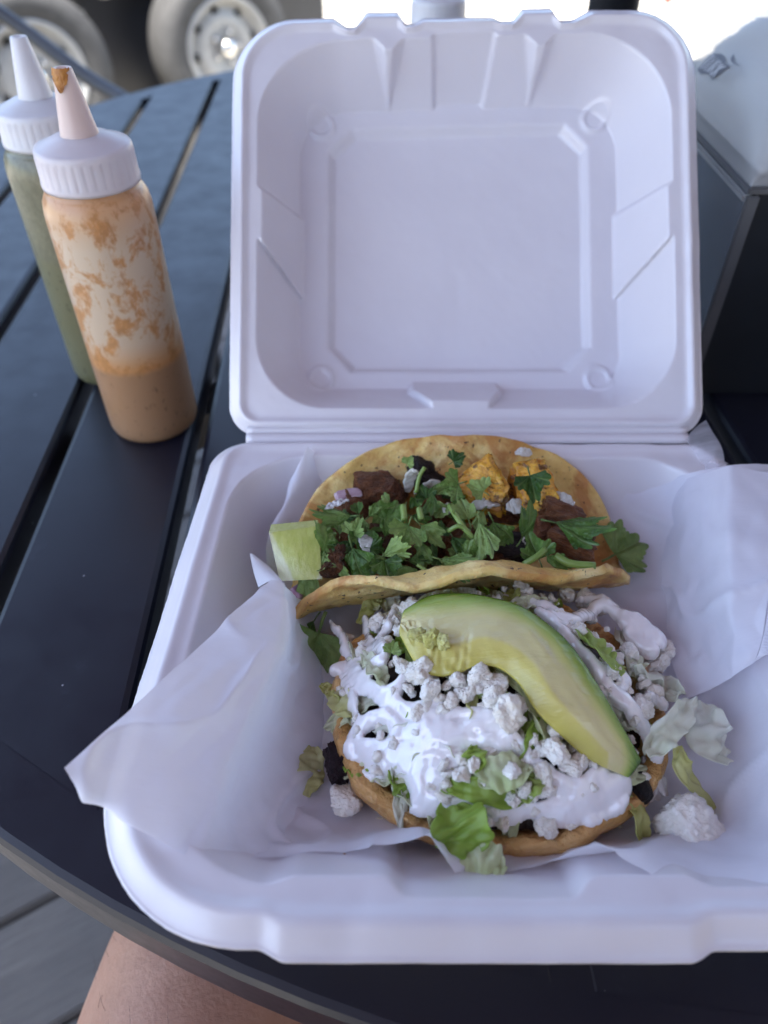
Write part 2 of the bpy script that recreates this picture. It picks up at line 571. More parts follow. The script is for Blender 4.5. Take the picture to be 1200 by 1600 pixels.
# red cup far behind the lid
cup = lathe('cup', [(0.03, 0), (0.042, 0.11), (0.044, 0.112), (0.040, 0.112), (0.029, 0.004), (0.0005, 0.004)], 20, MAT['red'], cap=False, loc=(2.03, 6.35, GZ))
tag(cup, 'red plastic cup on the gravel behind the lid corner', 'cup')

# ------------------------------------------------------------------ squeeze bottles
def sauce_mat(name, low, smear, milky, level, seed, cover):
    b = NB(name)
    g = b.n('NewGeometry') ; tc = b.n('TexCoord')
    sep = b.n('SeparateXYZ'); b.l(tc.outputs['Object'], sep.inputs[0])
    z = sep.outputs['Z']
    mp = b.n('Mapping'); mp.inputs['Location'].default_value = (seed, seed * 2.3, seed * 0.7); mp.inputs['Scale'].default_value = (1, 1, 0.8)
    b.l(tc.outputs['Object'], mp.inputs[0])
    big = b.noise(70, 5, 0.6, mp.outputs[0], 0.6); sm = b.noise(300, 4, 0.6, mp.outputs[0], 0.4)
    mask = b.math('ADD', b.math('MULTIPLY', big, 0.8), b.math('MULTIPLY', sm, 0.25))
    m1 = b.ramp(mask, [(cover - 0.02, 0.0), (cover + 0.07, 0.9)])
    # film gets denser just above the sauce level and at the shoulder
    film = b.ramp(z, [(level + 0.001, 0.95), (level + 0.018, 0.15), (0.118, 0.1), (0.138, 0.8)])
    upper = b.mix(m1, b.mix(film, milky, smear), b.mix(b.ramp(sm, [(0.35, 0.0), (0.65, 1.0)]), smear, tuple(c * 0.72 for c in smear)))
    lown = b.mix(b.ramp(b.noise(260, 4, 0.6, mp.outputs[0]), [(0.30, 1.0), (0.40, 0.0)]), low, tuple(c * 0.55 for c in low))
    lowc = lown
    wob = b.math('ADD', z, b.math('MULTIPLY', b.math('SUBTRACT', big, 0.5), 0.004))
    sel = b.ramp(b.math('MULTIPLY', wob, 1.0), [(level - 0.0006, 0.0), (level + 0.0006, 1.0)])
    b.base(b.mix(sel, lowc, upper))
    b.set(Roughness=0.34, Specular_IOR_Level=0.5, Coat_Weight=0.15, Coat_Roughness=0.2)
    b.sss(0.45, (1.0, 0.8, 0.6), 0.010)
    b.bump(b.noise(30, 3), 0.04, 0.002)
    return b.m
MAT['salsa_red'] = sauce_mat('chipotle_sauce_bottle', (0.38, 0.215, 0.115), (0.58, 0.27, 0.09), (0.60, 0.49, 0.37), 0.049, 3.1, 0.53)
MAT['salsa_green'] = sauce_mat('green_salsa_bottle', (0.165, 0.158, 0.085), (0.19, 0.182, 0.11), (0.20, 0.195, 0.13), 0.085, 7.7, 0.35)
MAT['salsa_clear'] = sauce_mat('pale_sauce_bottle', (0.5, 0.48, 0.44), (0.55, 0.5, 0.45), (0.6, 0.6, 0.62), 0.06, 5.2, 0.6)
def pe(name, col):
    b = NB(name)
    b.base(col).set(Roughness=0.33, Specular_IOR_Level=0.5).sss(0.5, (1, 0.9, 0.9), 0.004)
    b.bump(b.noise(60, 3), 0.05, 0.001)
    b.translucent(0.18, col)
    return b.m
MAT['cap_white'] = pe('frosted_cap', (0.78, 0.77, 0.80))
MAT['cap_pink'] = pe('stained_nozzle', (0.78, 0.63, 0.58))
MAT['cap_pinktop'] = pe('stained_cap', (0.76, 0.70, 0.72))
b = NB('dried_sauce'); nz = b.noise(300, 4)
b.base(b.ramp(nz, [(0.3, (0.36, 0.13, 0.02)), (0.7, (0.55, 0.25, 0.05))])).set(Roughness=0.5).bump(nz, 0.5, 0.001)
MAT['crust'] = b.m

def make_bottle(name, loc, bodymat, capmat, nozmat, crust, rot=0.0, lean=0.0):
    r = empty(name, loc, (0, 0, rot))
    r.scale = (0.915, 0.915, 1.0)
    Rb = 0.0282
    prof = [(0.0005, 0.0015), (0.020, 0.001), (0.0245, 0.0), (0.0268, 0.0012), (0.0280, 0.0045), (Rb, 0.010)]
    prof += [(Rb, z) for z in np.linspace(0.016, 0.126, 12)]
    prof += [(0.0280, 0.1300), (0.0272, 0.1345), (0.0256, 0.1375), (0.0248, 0.1385), (0.0235, 0.1395), (0.0235, 0.146)]
    lathe('body', prof, 56, bodymat, r, cap=False)
    def rib(rr, z, a):
        return rr * 0.95 - (0.0003 if (math.sin(a * 34) > 0.2 and 0.1445 < z < 0.1545) else 0)
    cp = [(0.0250, 0.1415), (0.0262, 0.1412), (0.0264, 0.1425), (0.0263, 0.1440), (0.0260, 0.1446), (0.0258, 0.1544), (0.0257, 0.1552), (0.0254, 0.1570), (0.0247, 0.1580), (0.0235, 0.1583), (0.0215, 0.1588), (0.0150, 0.1615), (0.0100, 0.1625), (0.0085, 0.1627)]
    lathe('cap', cp, 204, capmat, r, rib, cap=False)
    npf = [(0.0098, 0.1618), (0.0094, 0.1628), (0.0091, 0.1640), (0.0062, 0.1800), (0.0045, 0.1884), (0.0041, 0.1890), (0.0028, 0.1890), (0.0026, 0.1860), (0.0003, 0.1855)]
    noz = lathe('nozzle', npf, 28, nozmat, r, cap=False)
    if crust:
        bm = bmesh.new()
        v, f = [], []
        na, nz_ = 22, 12
        for j in range(nz_):
            t = j / (nz_ - 1)
            z = 0.1895 - 0.009 * t
            rr = np.interp(z, [0.180, 0.1884, 0.1896], [0.0062, 0.0045, 0.0039]) + 0.0004
            wd = (1.25 * (1 - t) ** 0.9 + 0.05) * (1 + 0.5 * mnoise.noise((j * 1.3, 0, 5)))
            for i in range(na):
                a = -math.pi / 2 - 0.5 + 0.25 * mnoise.noise((j * 0.9, 4, 5)) + wd * (i / (na - 1) * 2 - 1)
                k = rr + 0.0005 * (mnoise.noise((i * 0.6, j * 0.8, 3)) + 0.3)
                v.append((k * math.cos(a), k * math.sin(a), z + 0.0006 * mnoise.noise((i * 0.7, j, 8))))
        mesh('dried_sauce', v, grid_faces(na, nz_), MAT['crust'], noz)
    return r
b1 = make_bottle('squeeze_bottle', (-0.1396,0.3643,0.7400), MAT['salsa_red'], MAT['cap_pinktop'], MAT['cap_pink'], True, 0.3)
tag(b1, 'clear squeeze bottle with orange chipotle sauce and pink nozzle on the table', 'bottle', 'squeeze bottles')
b2 = make_bottle('squeeze_bottle', (-0.1796,0.4231,0.7400), MAT['salsa_green'], MAT['cap_white'], MAT['cap_white'], False, 1.3)
tag(b2, 'squeeze bottle of green salsa with white nozzle behind the orange one', 'bottle', 'squeeze bottles')
b3 = make_bottle('squeeze_bottle', (0.0777,1.2034,0.7400), MAT['salsa_clear'], MAT['cap_white'], MAT['cap_white'], False, 0.3)
b3.location = (0.044, 0.712, TOP)
tag(b3, 'pale squeeze bottle hidden behind the lid, cap peeking over its top edge', 'bottle', 'squeeze bottles')

# ------------------------------------------------------------------ napkin dispenser
DX, DY, DW, DD, DH = 0.1886, 0.39, 0.20, 0.165, 0.128
disp = empty('napkin_dispenser', (DX, DY, TOP))
tag(disp, 'black tabletop napkin dispenser with smoky domed cover right of the lid', 'dispenser')
# lower black housing: front, back, right panels and a floor, left side open behind the clear panel
box('front_panel', DW / 2 + 0.002, 0.0035, DH / 2, DW - 0.006, 0.007, DH, MAT['black_plastic'], disp, 0.0015)
box('back_panel', DW / 2 + 0.002, DD - 0.0035, DH / 2, DW - 0.006, 0.007, DH, MAT['black_plastic'], disp, 0.0015)
box('side_panel', DW - 0.0045, DD / 2, DH / 2, 0.007, DD - 0.016, DH, MAT['black_plastic'], disp, 0.0015)
box('bottom_panel', DW / 2, DD / 2, 0.005, DW - 0.016, DD - 0.016, 0.008, MAT['black_plastic'], disp)
box('inner_panel', 0.022, DD / 2, DH / 2 + 0.005, 0.004, DD - 0.018, DH - 0.02, MAT['black_plastic'], disp)
sp = box('clear_side_panel', 0.0015, DD / 2, DH / 2 - 0.002, 0.003, DD - 0.001, DH - 0.012, MAT['acrylic'], disp, 0.0008)
box('panel_edge', 0.001, -0.0015 - DD / 2, 0.001, 0.007, 0.003, DH - 0.004, MAT['grey_plastic'], sp, 0.0008)
box('panel_lip', -0.0005, 0, DH / 2 - 0.003, 0.006, DD, 0.004, MAT['smoky'], sp, 0.001)
# domed cover
def dome_pt(s, t):
    """s across (0 left..1 right), t front to back 0..1"""
    x = DW * s
    y = DD * t
    a = max(0.0, 1 - abs(2 * s - 1) ** 2.8) ** 0.5
    c = max(0.0, 1 - abs(2 * t - 1) ** 3.2) ** 0.5
    return Vector((x, y, DH + 0.0015 + 0.070 * a * c))
nu, nv = 41, 31
v = [dome_pt(0.5 - 0.5 * math.cos(math.pi * i / (nu - 1)), 0.5 - 0.5 * math.cos(math.pi * j / (nv - 1))) for j in range(nv) for i in range(nu)]
dome = mesh('domed_cover', v, grid_faces(nu, nv), MAT['smoky'], disp)
box('cover_rim', DW / 2, DD / 2, DH - 0.0005, DW + 0.002, DD + 0.004, 0.004, MAT['grey_plastic'], disp, 0.001)
# napkin stack inside
for k in range(26):
    t = k / 25
    nx = 0.012 + 0.002 * math.sin(k * 1.7)
    s_ = box('napkin', DW / 2 + 0.001 * math.sin(k), DD / 2 + 0.001 * math.cos(2 * k), DH + 0.004 + 0.0018 * k, (DW - 0.018) * (1 - 0.30 * t * t), (DD - 0.022) * (1 - 0.22 * t * t), 0.0014, MAT['napkin'], None)
    s_.parent = disp
# logo on the dome: dark wavy banner with light letters and a swoosh
def dome_n(s, t):
    e = 0.003
    return (dome_pt(s + e, t) - dome_pt(s - e, t)).cross(dome_pt(s, t + e) - dome_pt(s, t - e)).normalized()
LQ = ((0.0236, 0.765), (0.047, 0.725), (0.045, 0.540), (0.0225, 0.592))   # bottom-left, top-left, top-right, bottom-right in dome s,t
def logo_pt(u, w, lift):
    s_ = (LQ[0][0] * (1 - u) + LQ[3][0] * u) * (1 - w) + (LQ[1][0] * (1 - u) + LQ[2][0] * u) * w
    t_ = (LQ[0][1] * (1 - u) + LQ[3][1] * u) * (1 - w) + (LQ[1][1] * (1 - u) + LQ[2][1] * u) * w
    return dome_pt(s_, t_) + dome_n(s_, t_) * lift
def logo_band(pts_a, pts_b, n, mat, lift, parent, name):
    A, B = spline([(*p, 0) for p in pts_a], n), spline([(*p, 0) for p in pts_b], n)
    m_ = 5
    v = [logo_pt(*(A[i][:2] * (1 - k / (m_ - 1)) + B[i][:2] * k / (m_ - 1)), lift) for i in range(n) for k in range(m_)]
    return mesh(name, v, grid_faces(m_, n), mat, parent, smooth=True)
lg_ = logo_band([(0, -0.02), (0.3, -0.10), (0.65, 0.06), (1, 0.0)], [(0, 0.98), (0.3, 1.18), (0.62, 1.12), (0.8, 0.92), (1, 1.0)], 16, MAT['logo'], 0.0006, dome, 'logo_banner')
def stroke_(a, c, w_=0.07):
    d = Vector((c[0] - a[0], c[1] - a[1])).normalized(); q = Vector((-d.y, d.x * 0.45)) * w_ / 2
    logo_band([(a[0] + q.x, a[1] + q.y), (c[0] + q.x, c[1] + q.y)], [(a[0] - q.x, a[1] - q.y), (c[0] - q.x, c[1] - q.y)], 4, MAT['logo_light'], 0.0010, lg_, 'letter_stroke')
for a, c in [((0.06, 0.86), (0.26, 0.90)), ((0.16, 0.88), (0.16, 0.10)),                                   # T
             ((0.32, 0.80), (0.32, 0.15)), ((0.48, 0.80), (0.48, 0.15)), ((0.31, 0.86), (0.49, 0.86)), ((0.31, 0.12), (0.49, 0.12)),   # O
             ((0.57, 0.88), (0.57, 0.12)), ((0.57, 0.86), (0.71, 0.80)), ((0.71, 0.80), (0.70, 0.55)), ((0.70, 0.52), (0.57, 0.48)), ((0.60, 0.48), (0.74, 0.12)),   # R
             ((0.80, 0.84), (0.80, 0.12)), ((0.80, 0.45), (0.94, 0.84)), ((0.82, 0.50), (0.95, 0.12))]:     # K
    stroke_(a, c)
logo_band([(0.62, 1.60), (0.72, 1.32), (0.92, 1.18), (1.25, 1.30)], [(0.62, 1.60), (0.80, 1.42), (0.95, 1.30), (1.25, 1.30)], 14, MAT['logo'], 0.0006, dome, 'logo_swoosh')

# ------------------------------------------------------------------ diner's bare leg under the table edge
b = NB('skin')
hx = b.noise(420, 4, 0.6); n1 = b.noise(26, 5); hair = b.noise(140, 3)
col = b.ramp(n1, [(0.3, (0.34, 0.17, 0.115)), (0.7, (0.43, 0.235, 0.165))])
col = b.mix(b.ramp(hair, [(0.30, 0.35), (0.45, 0.0)]), col, (0.26, 0.12, 0.08))
b.base(col).set(Roughness=0.5).sss(0.25, (1, 0.4, 0.25), 0.01).bump(hx, 0.25, 0.002)
MAT['skin'] = b.m
leg = empty('person', (-0.085, 0.12, 0))
path = spline([(-0.105, -0.42, 0.50), (-0.10, -0.22, 0.525), (-0.088, -0.02, 0.55), (-0.080, 0.09, 0.558), (-0.074, 0.16, 0.540), (-0.070, 0.195, 0.48), (-0.068, 0.20, 0.40), (-0.066, 0.20, 0.25), (-0.066, 0.205, 0.12), (-0.066, 0.20, 0.075)], 46)
rad = np.interp(np.linspace(0, 1, 46), [0, 0.2, 0.4, 0.52, 0.58, 0.66, 0.76, 0.9, 1.0], [0.088, 0.080, 0.070, 0.066, 0.060, 0.056, 0.058, 0.042, 0.036])
v, f = tube_data([Vector(p) - leg.location for p in path], list(rad), 24)
lg = mesh('leg', v, f, MAT['skin'], leg)
# short leg hair, one joined tuft layer
MAT['hair'] = simple('leg_hair', (0.05, 0.028, 0.016), 0.5)
hr = random.Random(9); hv, hf = [], []
for k in range(420):
    i_ = hr.randrange(10, 26); j_ = hr.randrange(24)
    p = Vector(v[i_ * 24 + j_]) + (Vector(v[(i_ + 1) * 24 + j_]) - Vector(v[i_ * 24 + j_])) * hr.random() + (Vector(v[i_ * 24 + (j_ + 1) % 24]) - Vector(v[i_ * 24 + j_])) * hr.random()
    ctr = (Vector(path[i_]) - leg.location)
    nrm_ = (p - ctr).normalized()
    d_ = Vector((hr.uniform(-0.5, 0.5), 0.9, hr.uniform(-0.4, 0.1)))
    tv_, tf_ = tube_data([p, p + nrm_ * 0.002 + d_ * 0.003, p + nrm_ * 0.003 + d_ * hr.uniform(0.007, 0.012)], [0.00008, 0.00007, 0.00003], 3, False)
    k0_ = len(hv); hv += tv_; hf += [tuple(q + k0_ for q in g) for g in tf_]
lh = mesh('leg_hair', hv, hf, MAT['hair'], leg); lh['kind'] = 'stuff'
# foot in a dark shoe
ft = tube('shoe', [Vector(p) - leg.location for p in spline([(-0.066, 0.16, 0.05), (-0.066, 0.22, 0.055), (-0.066, 0.30, 0.045), (-0.066, 0.39, 0.035), (-0.066, 0.42, 0.03)], 14)], [0.03, 0.045, 0.05, 0.05, 0.05, 0.047, 0.045, 0.043, 0.042, 0.04, 0.038, 0.034, 0.028, 0.012], MAT['rubber'], leg, 16)
MAT['shirt'] = simple('cotton_shirt', (0.10, 0.11, 0.14), 0.85, 0, 0.15, 30)
MAT['shorts'] = simple('shorts_cloth', (0.06, 0.065, 0.07), 0.85, 0, 0.15, 30)
def bodytube(name, pts, rads, mat, n=20, flat=1.0):
    P_ = spline(pts, 24); rd_ = np.interp(np.linspace(0, 1, 24), np.linspace(0, 1, len(rads)), rads)
    vv_, ff_ = tube_data([Vector(p) - leg.location for p in P_], list(rd_), n)
    return mesh(name, vv_, ff_, mat, leg)
bodytube('torso', [(0, -0.48, 0.42), (0, -0.50, 0.60), (0, -0.47, 0.82), (0, -0.44, 1.02), (0, -0.41, 1.10), (0, -0.38, 1.16)], [0.15, 0.19, 0.19, 0.20, 0.13, 0.06], MAT['shirt'], 24)  # unseen rest of the diner, added to hold back light from behind
bodytube('head', [(0, -0.39, 1.12), (0, -0.36, 1.20), (0, -0.32, 1.30), (0, -0.31, 1.40), (0, -0.31, 1.445)], [0.055, 0.06, 0.09, 0.085, 0.02], MAT['skin'], 24)
for s_ in (-1, 1):
    bodytube('arm', [(0.20 * s_, -0.43, 1.04), (0.27 * s_, -0.36, 0.85), (0.17 * s_, -0.20, 0.88), (0.07 * s_, -0.07, 0.98)], [0.06, 0.05, 0.04, 0.03], MAT['skin'], 14)
bodytube('shorts', [(-0.06, -0.52, 0.47), (-0.10, -0.38, 0.50), (-0.104, -0.24, 0.522)], [0.10, 0.105, 0.10], MAT['shorts'], 20)
bodytube('leg', [(0.08, -0.50, 0.47), (0.12, -0.25, 0.50), (0.20, -0.03, 0.50), (0.22, 0.03, 0.44), (0.22, 0.02, 0.25), (0.22, 0.02, 0.06)], [0.10, 0.085, 0.062, 0.056, 0.055, 0.04], MAT['skin'], 20)
tag(leg, 'bare knee and thigh of a seated person below the table edge', 'person')

# ------------------------------------------------------------------ foam clamshell
def sd_rbox(u, v, hu, hv, r4):
    """signed distance to a rounded box; r4 = (right-top, right-bottom, left-top, left-bottom)"""
    r = np.where(u > 0, np.where(v > 0, r4[0], r4[1]), np.where(v > 0, r4[2], r4[3]))
    qx = np.abs(u) - hu + r; qy = np.abs(v) - hv + r
    return np.minimum(np.maximum(qx, qy), 0) + np.hypot(np.maximum(qx, 0), np.maximum(qy, 0)) - r

def ring_sheet(hu, hv, r4, nth=720, warp=None):
    th = np.linspace(0, 2 * math.pi, nth, endpoint=False)
    # even spacing along the outline
    dense = np.linspace(0, 2 * math.pi, 8000, endpoint=False)
    lo, hi = np.zeros_like(dense), np.full_like(dense, 0.3)
    for _ in range(40):
        m = (lo + hi) / 2
        ins = sd_rbox(m * np.cos(dense), m * np.sin(dense), hu, hv, r4) < 0
        lo = np.where(ins, m, lo); hi = np.where(ins, hi, m)
    ou, ov = lo * np.cos(dense), lo * np.sin(dense)
    arc = np.concatenate([[0], np.cumsum(np.hypot(np.diff(ou), np.diff(ov)))])
    tgt = np.linspace(0, arc[-1], nth, endpoint=False)
    ou, ov = np.interp(tgt, arc, ou), np.interp(tgt, arc, ov)
    ks = np.concatenate([np.linspace(1, 0.66, 64), np.linspace(0.655, 0.02, 62)])
    U = ks[:, None] * ou[None]; V = ks[:, None] * ov[None]
    return U.ravel(), V.ravel(), nth, len(ks)

def sheet_faces(nth, nr):
    f = grid_faces(nth, nr, True)
    f.append(tuple((nr - 1) * nth + i for i in range(nth)))
    return f

box_root = empty('takeout_container', (0.041, 0.175, TOP))
tag(box_root, 'open white foam clamshell takeout container holding the tacos on the table', 'container')

# lid, hinged open at 137 degrees
LW, LL = 0.1185, 0.1095
U, V, nth, nr = ring_sheet(LW, LL, (0.034, 0.016, 0.034, 0.016))
vv = V + LL                               # 0 at hinge .. 0.219 at the far edge
s = -sd_rbox(U, V, LW, LL, (0.034, 0.016, 0.034, 0.016))
se = -sd_rbox(U, V, LW, LL, (0.058, 0.050, 0.058, 0.050))
au = np.abs(U)
vlow = np.interp(au, [0.079, 0.104], [0.0735, 0.1005])
tab = sst(0.129, 0.1255, vv) * sst(-0.001, 0.001, vv - vlow) * (au > 0.06)
se -= 0.0026 * tab
for u0 in (-0.0385, 0.0390):
    w = np.interp(vv, [0.1885, 0.2085], [0.0002, 0.0098])
    se -= 0.0062 * np.clip((1 - np.abs(U - u0) / np.maximum(w, 0.0016)) * 1.7, 0, 1) * sst(0.187, 0.197, vv)
wl_ = np.interp(vv, [0.178, 0.217], [0.0115, 0.0175])
mid = sst(0.0014, -0.0014, np.abs(U) - wl_) * (vv > 0.12)
se += 0.0026 * mid
wb_ = np.interp(vv, [0.013, 0.027], [0.0125, 0.024])
se -= 0.0040 * sst(0.0015, -0.0015, np.abs(U + 0.003) - wb_) * (vv < 0.06)
t = np.clip((se - 0.0135) / 0.0175, 0, 1)
depth = 0.035 * (0.80 * t + 0.20 * t * t * (3 - 2 * t))
ease = sst(0.0120, 0.0150, se)
depth = depth * ease
# recessed centre panel with chamfered corners
cu, cv = np.abs(U), np.abs(vv - 0.1095)
pd = np.maximum(np.maximum(cu - 0.0715, cv - 0.0685), (cu + cv - 0.127) * 0.7071)
depth += 0.0055 * sst(0.0010, -0.0030, pd)
for su in (-1, 1):
    for vc in (0.0365, 0.180):
        d = np.hypot(U - su * 0.0755, vv - vc)
        depth -= 0.0020 * sst(0.0085, 0.0060, d) - 0.0012 * sst(0.0060, 0.004, d)
zz = -depth
zz += 0.0024 * np.exp(-((s - 0.0062) / 0.0020) ** 2) - 0.0026 * (1 - sst(0.0, 0.004, s))
# notched closing tabs on the far edge
prof_u = np.array([-0.12, -0.067, -0.060, -0.0555, -0.050, -0.034, -0.030, -0.0255, -0.021, 0.0150, 0.0190, 0.0250, 0.0300, 0.0450, 0.0490, 0.0560, 0.0650, 0.12])
prof_d = np.array([0.0, 0.0, -0.0055, -0.0055, 0.0016, 0.0016, -0.0048, -0.0048, -0.0020, -0.0022, -0.0045, -0.0045, 0.0018, 0.0018, -0.0050, -0.0050, 0.0, 0.0])
dv = np.interp(U, prof_u, prof_d) * sst(0.016, 0.002, s) * (vv > 0.15)
vv2 = vv + dv + 0.030 * U * sst(0.05, 0.22, vv)
P3 = np.c_[U, vv2, zz]
zz = zz + 0.0004 * fbm(P3, 60, 5, 3) + 0.0012 * fbm(P3, 14, 9, 2)
edge = s < 0.0006
uu2 = U + np.where(edge, 0.0001 * fbm(P3, 500, 3, 2), 0)
phi = R(43)
vx = np.c_[uu2, vv2 * math.cos(phi) - zz * math.sin(phi) * 1.0, vv2 * math.sin(phi) + zz * math.cos(phi)]
lid = mesh('lid', vx, sheet_faces(nth, nr), MAT['foam'], box_root, loc=(0, 0.290 - 0.175, 0.0455))
m = lid.modifiers.new('thickness', 'SOLIDIFY'); m.thickness = 0.0024; m.offset = -1
# base
BW, BL = 0.1285, 0.1130
r4 = (0.020, 0.052, 0.020, 0.052)
U, V, nth, nr = ring_sheet(BW, BL, r4)
s = -sd_rbox(U, V, BW, BL, r4)
se = -sd_rbox(U, V, BW, BL, (0.050, 0.064, 0.050, 0.064))
front = (V < -0.05)
blg = sst(-0.0745, -0.0660, U) * sst(0.0510, 0.0425, U)
for a, c in ((-0.0700, -0.0370), (0.0170, 0.0500)):
    wdt = (c - a) / 2; mid_ = (a + c) / 2
    se -= 0.0034 * sst(0.005, -0.005, np.abs(U - mid_) - wdt) * front
cl = sst(0.003, -0.003, np.abs(U + 0.010) - 0.0262)
se += 0.0020 * cl * front
wallw = np.where(V < 0, 0.018 + 0.014 * sst(-0.02, -0.08, V), 0.018)
t = np.clip((se - 0.0150) / wallw, 0, 1)
depth = 0.0385 * (0.8 * t + 0.2 * t * t * (3 - 2 * t)) * sst(0.0125, 0.017, se)
zz = -depth
zz += 0.0018 * np.exp(-((s - 0.0085) / 0.0028) ** 2) - 0.0035 * (1 - sst(0.0, 0.007, s))
V2 = V - 0.0032 * blg * sst(0.02, 0.002, s) * front
P3 = np.c_[U, V2, zz]
zz = zz + 0.0004 * fbm(P3, 60, 15, 3) + 0.0010 * fbm(P3, 14, 19, 2)
edge = s < 0.0006
U2 = U * (1.0 - 0.034 * (V2 / BL)) + np.where(edge, 0.0002 * fbm(P3, 400, 3, 2), 0)
base = mesh('base', np.c_[U2, V2, zz], sheet_faces(nth, nr), MAT['foam'], box_root, loc=(0, 0.0015, 0.0455))
m = base.modifiers.new('thickness', 'SOLIDIFY'); m.thickness = 0.0024; m.offset = -1
# hinge strip: a pressed double groove between base and lid
hp = [(-0.004, -0.0016), (-0.0022, 0.0004), (-0.0008, 0.0009), (0.0004, -0.0006), (0.0016, 0.0014), (0.0030, 0.0030)]
v = []
for i in range(60):
    x = -0.109 + 0.218 * i / 59
    for (a, z) in hp: v.append((x, a, z))
hg = mesh('hinge', v, grid_faces(len(hp), 60), MAT['foam'], box_root, loc=(0, 0.1150, 0.0455))
m = hg.modifiers.new('thickness', 'SOLIDIFY'); m.thickness = 0.0012; m.offset = -1

# ------------------------------------------------------------------ deli paper liner
def patch(name, rows, mat, parent, sub=4, creases_col=(), creases_row=(), amp=0.0008, thick=0.00012, seed=0, serr=None, sharp=()):
    nu, nv = len(rows[0]), len(rows)
    v = [Vector(p) - parent.location for r in rows for p in r]
    me_f = grid_faces(nu, nv)
    bm = bmesh.new()
    vl = bm.verts.layers.float.new('crease_vert')
    cl = bm.edges.layers.float.new('crease_edge')
    bv = [bm.verts.new(p) for p in v]
    bm.verts.ensure_lookup_table()
    for q in me_f: bm.faces.new([bv[i] for i in q])
    bm.verts.index_update()
    for k_ in sharp: bv[k_][vl] = 1.0
    for e in bm.edges:
        i, j = e.verts[0].index, e.verts[1].index
        ci, cj, ri, rj = i % nu, j % nu, i // nu, j // nu
        if ci == cj and ci in creases_col: e[cl] = 0.75
        if ri == rj and ri in creases_row: e[cl] = 0.75
    bmesh.ops.recalc_face_normals(bm, faces=bm.faces[:])
    me = bpy.data.meshes.new(name); bm.to_mesh(me); bm.free()
    o = bpy.data.objects.new(name, me)
    link(o, parent)
    me.materials.append(mat)
    s = o.modifiers.new('subdivision', 'SUBSURF'); s.levels = sub; s.render_levels = sub; s.boundary_smooth = 'PRESERVE_CORNERS'
    dg = bpy.context.evaluated_depsgraph_get()
    m2 = bpy.data.meshes.new_from_object(o.evaluated_get(dg))
    o.modifiers.clear(); o.data = m2
    n = len(m2.vertices)
    co = np.empty(n * 3); m2.vertices.foreach_get('co', co); co = co.reshape(-1, 3)
    no = np.empty(n * 3); m2.vertices.foreach_get('normal', no); no = no.reshape(-1, 3)
    rdg = 1 - np.abs(vnoise(co + 0.004 * np.c_[vnoise(co, 60, 3), vnoise(co, 60, 4), vnoise(co, 60, 5)], 34, seed + 40))
    d = 2.0 * amp * rdg ** 9 + amp * (fbm(co, 55, seed, 3) + 0.8 * np.abs(vnoise(co @ np.array([[0.8, 0.6, 0], [-0.6, 0.8, 0], [0, 0, 1]]) * np.array([1, 0.25, 1]), 160, seed + 5)))
    co = co + no * d[:, None]
    if serr: co = serr(co)
    m2.vertices.foreach_set('co', co.ravel())
    m2.polygons.foreach_set('use_smooth', [True] * len(m2.polygons))
    m2.update()
    return o
paper = empty('deli_paper', (0.041, 0.17, TOP + 0.008))
tag(paper, 'crumpled white waxed deli paper lining the foam container under the tacos', 'paper liner')
patch('left_flap', [
    [(-0.0438,0.1878,0.7940), (-0.0418,0.1878,0.7940), (-0.0399,0.1876,0.7930), (-0.0386,0.1943,0.7800), (-0.0356,0.2039,0.7620), (-0.0288,0.2075,0.7485)],
    [(-0.0546,0.1694,0.7970), (-0.0468,0.1658,0.7960), (-0.0378,0.1659,0.7920), (-0.0372,0.1764,0.7780), (-0.0345,0.1835,0.7620), (-0.0262,0.1867,0.7485)],
    [(-0.0683,0.1467,0.8010), (-0.0543,0.1413,0.7980), (-0.0405,0.1472,0.7910), (-0.0389,0.1531,0.7800), (-0.0346,0.1606,0.7620), (-0.0249,0.1647,0.7485)],
    [(-0.0826,0.1234,0.8040), (-0.0659,0.1233,0.7980), (-0.0475,0.1278,0.7900), (-0.0442,0.1306,0.7810), (-0.0368,0.1386,0.7620), (-0.0248,0.1420,0.7485)],
    [(-0.0949,0.1050,0.8060), (-0.0757,0.1080,0.7980), (-0.0518,0.1088,0.7880), (-0.0478,0.1100,0.7810), (-0.0401,0.1169,0.7640), (-0.0258,0.1217,0.7485)],
    [(-0.0910,0.1006,0.8020), (-0.0742,0.0978,0.7940), (-0.0541,0.0958,0.7850), (-0.0503,0.0974,0.7790), (-0.0428,0.1043,0.7650), (-0.0273,0.1099,0.7490)],
    [(-0.0868,0.0998,0.7970), (-0.0714,0.0928,0.7900), (-0.0559,0.0865,0.7820), (-0.0501,0.0888,0.7780), (-0.0411,0.0909,0.7740), (-0.0278,0.0989,0.7600)],
  ], MAT['paper'], paper, 4, creases_col=(2,), amp=0.0011, seed=3, sharp=(24, 36, 38, 0, 2))
patch('curled_tip', [
    [(-0.0556,0.2091,0.7870), (-0.0551,0.2088,0.7870), (-0.0544,0.2090,0.7860)],
    [(-0.0541,0.2029,0.7840), (-0.0501,0.2034,0.7850), (-0.0464,0.2038,0.7830)],
    [(-0.0510,0.1950,0.7820), (-0.0453,0.1960,0.7860), (-0.0407,0.1943,0.7860)],
  ], MAT['paper'], paper, 3, amp=0.0003, seed=13)
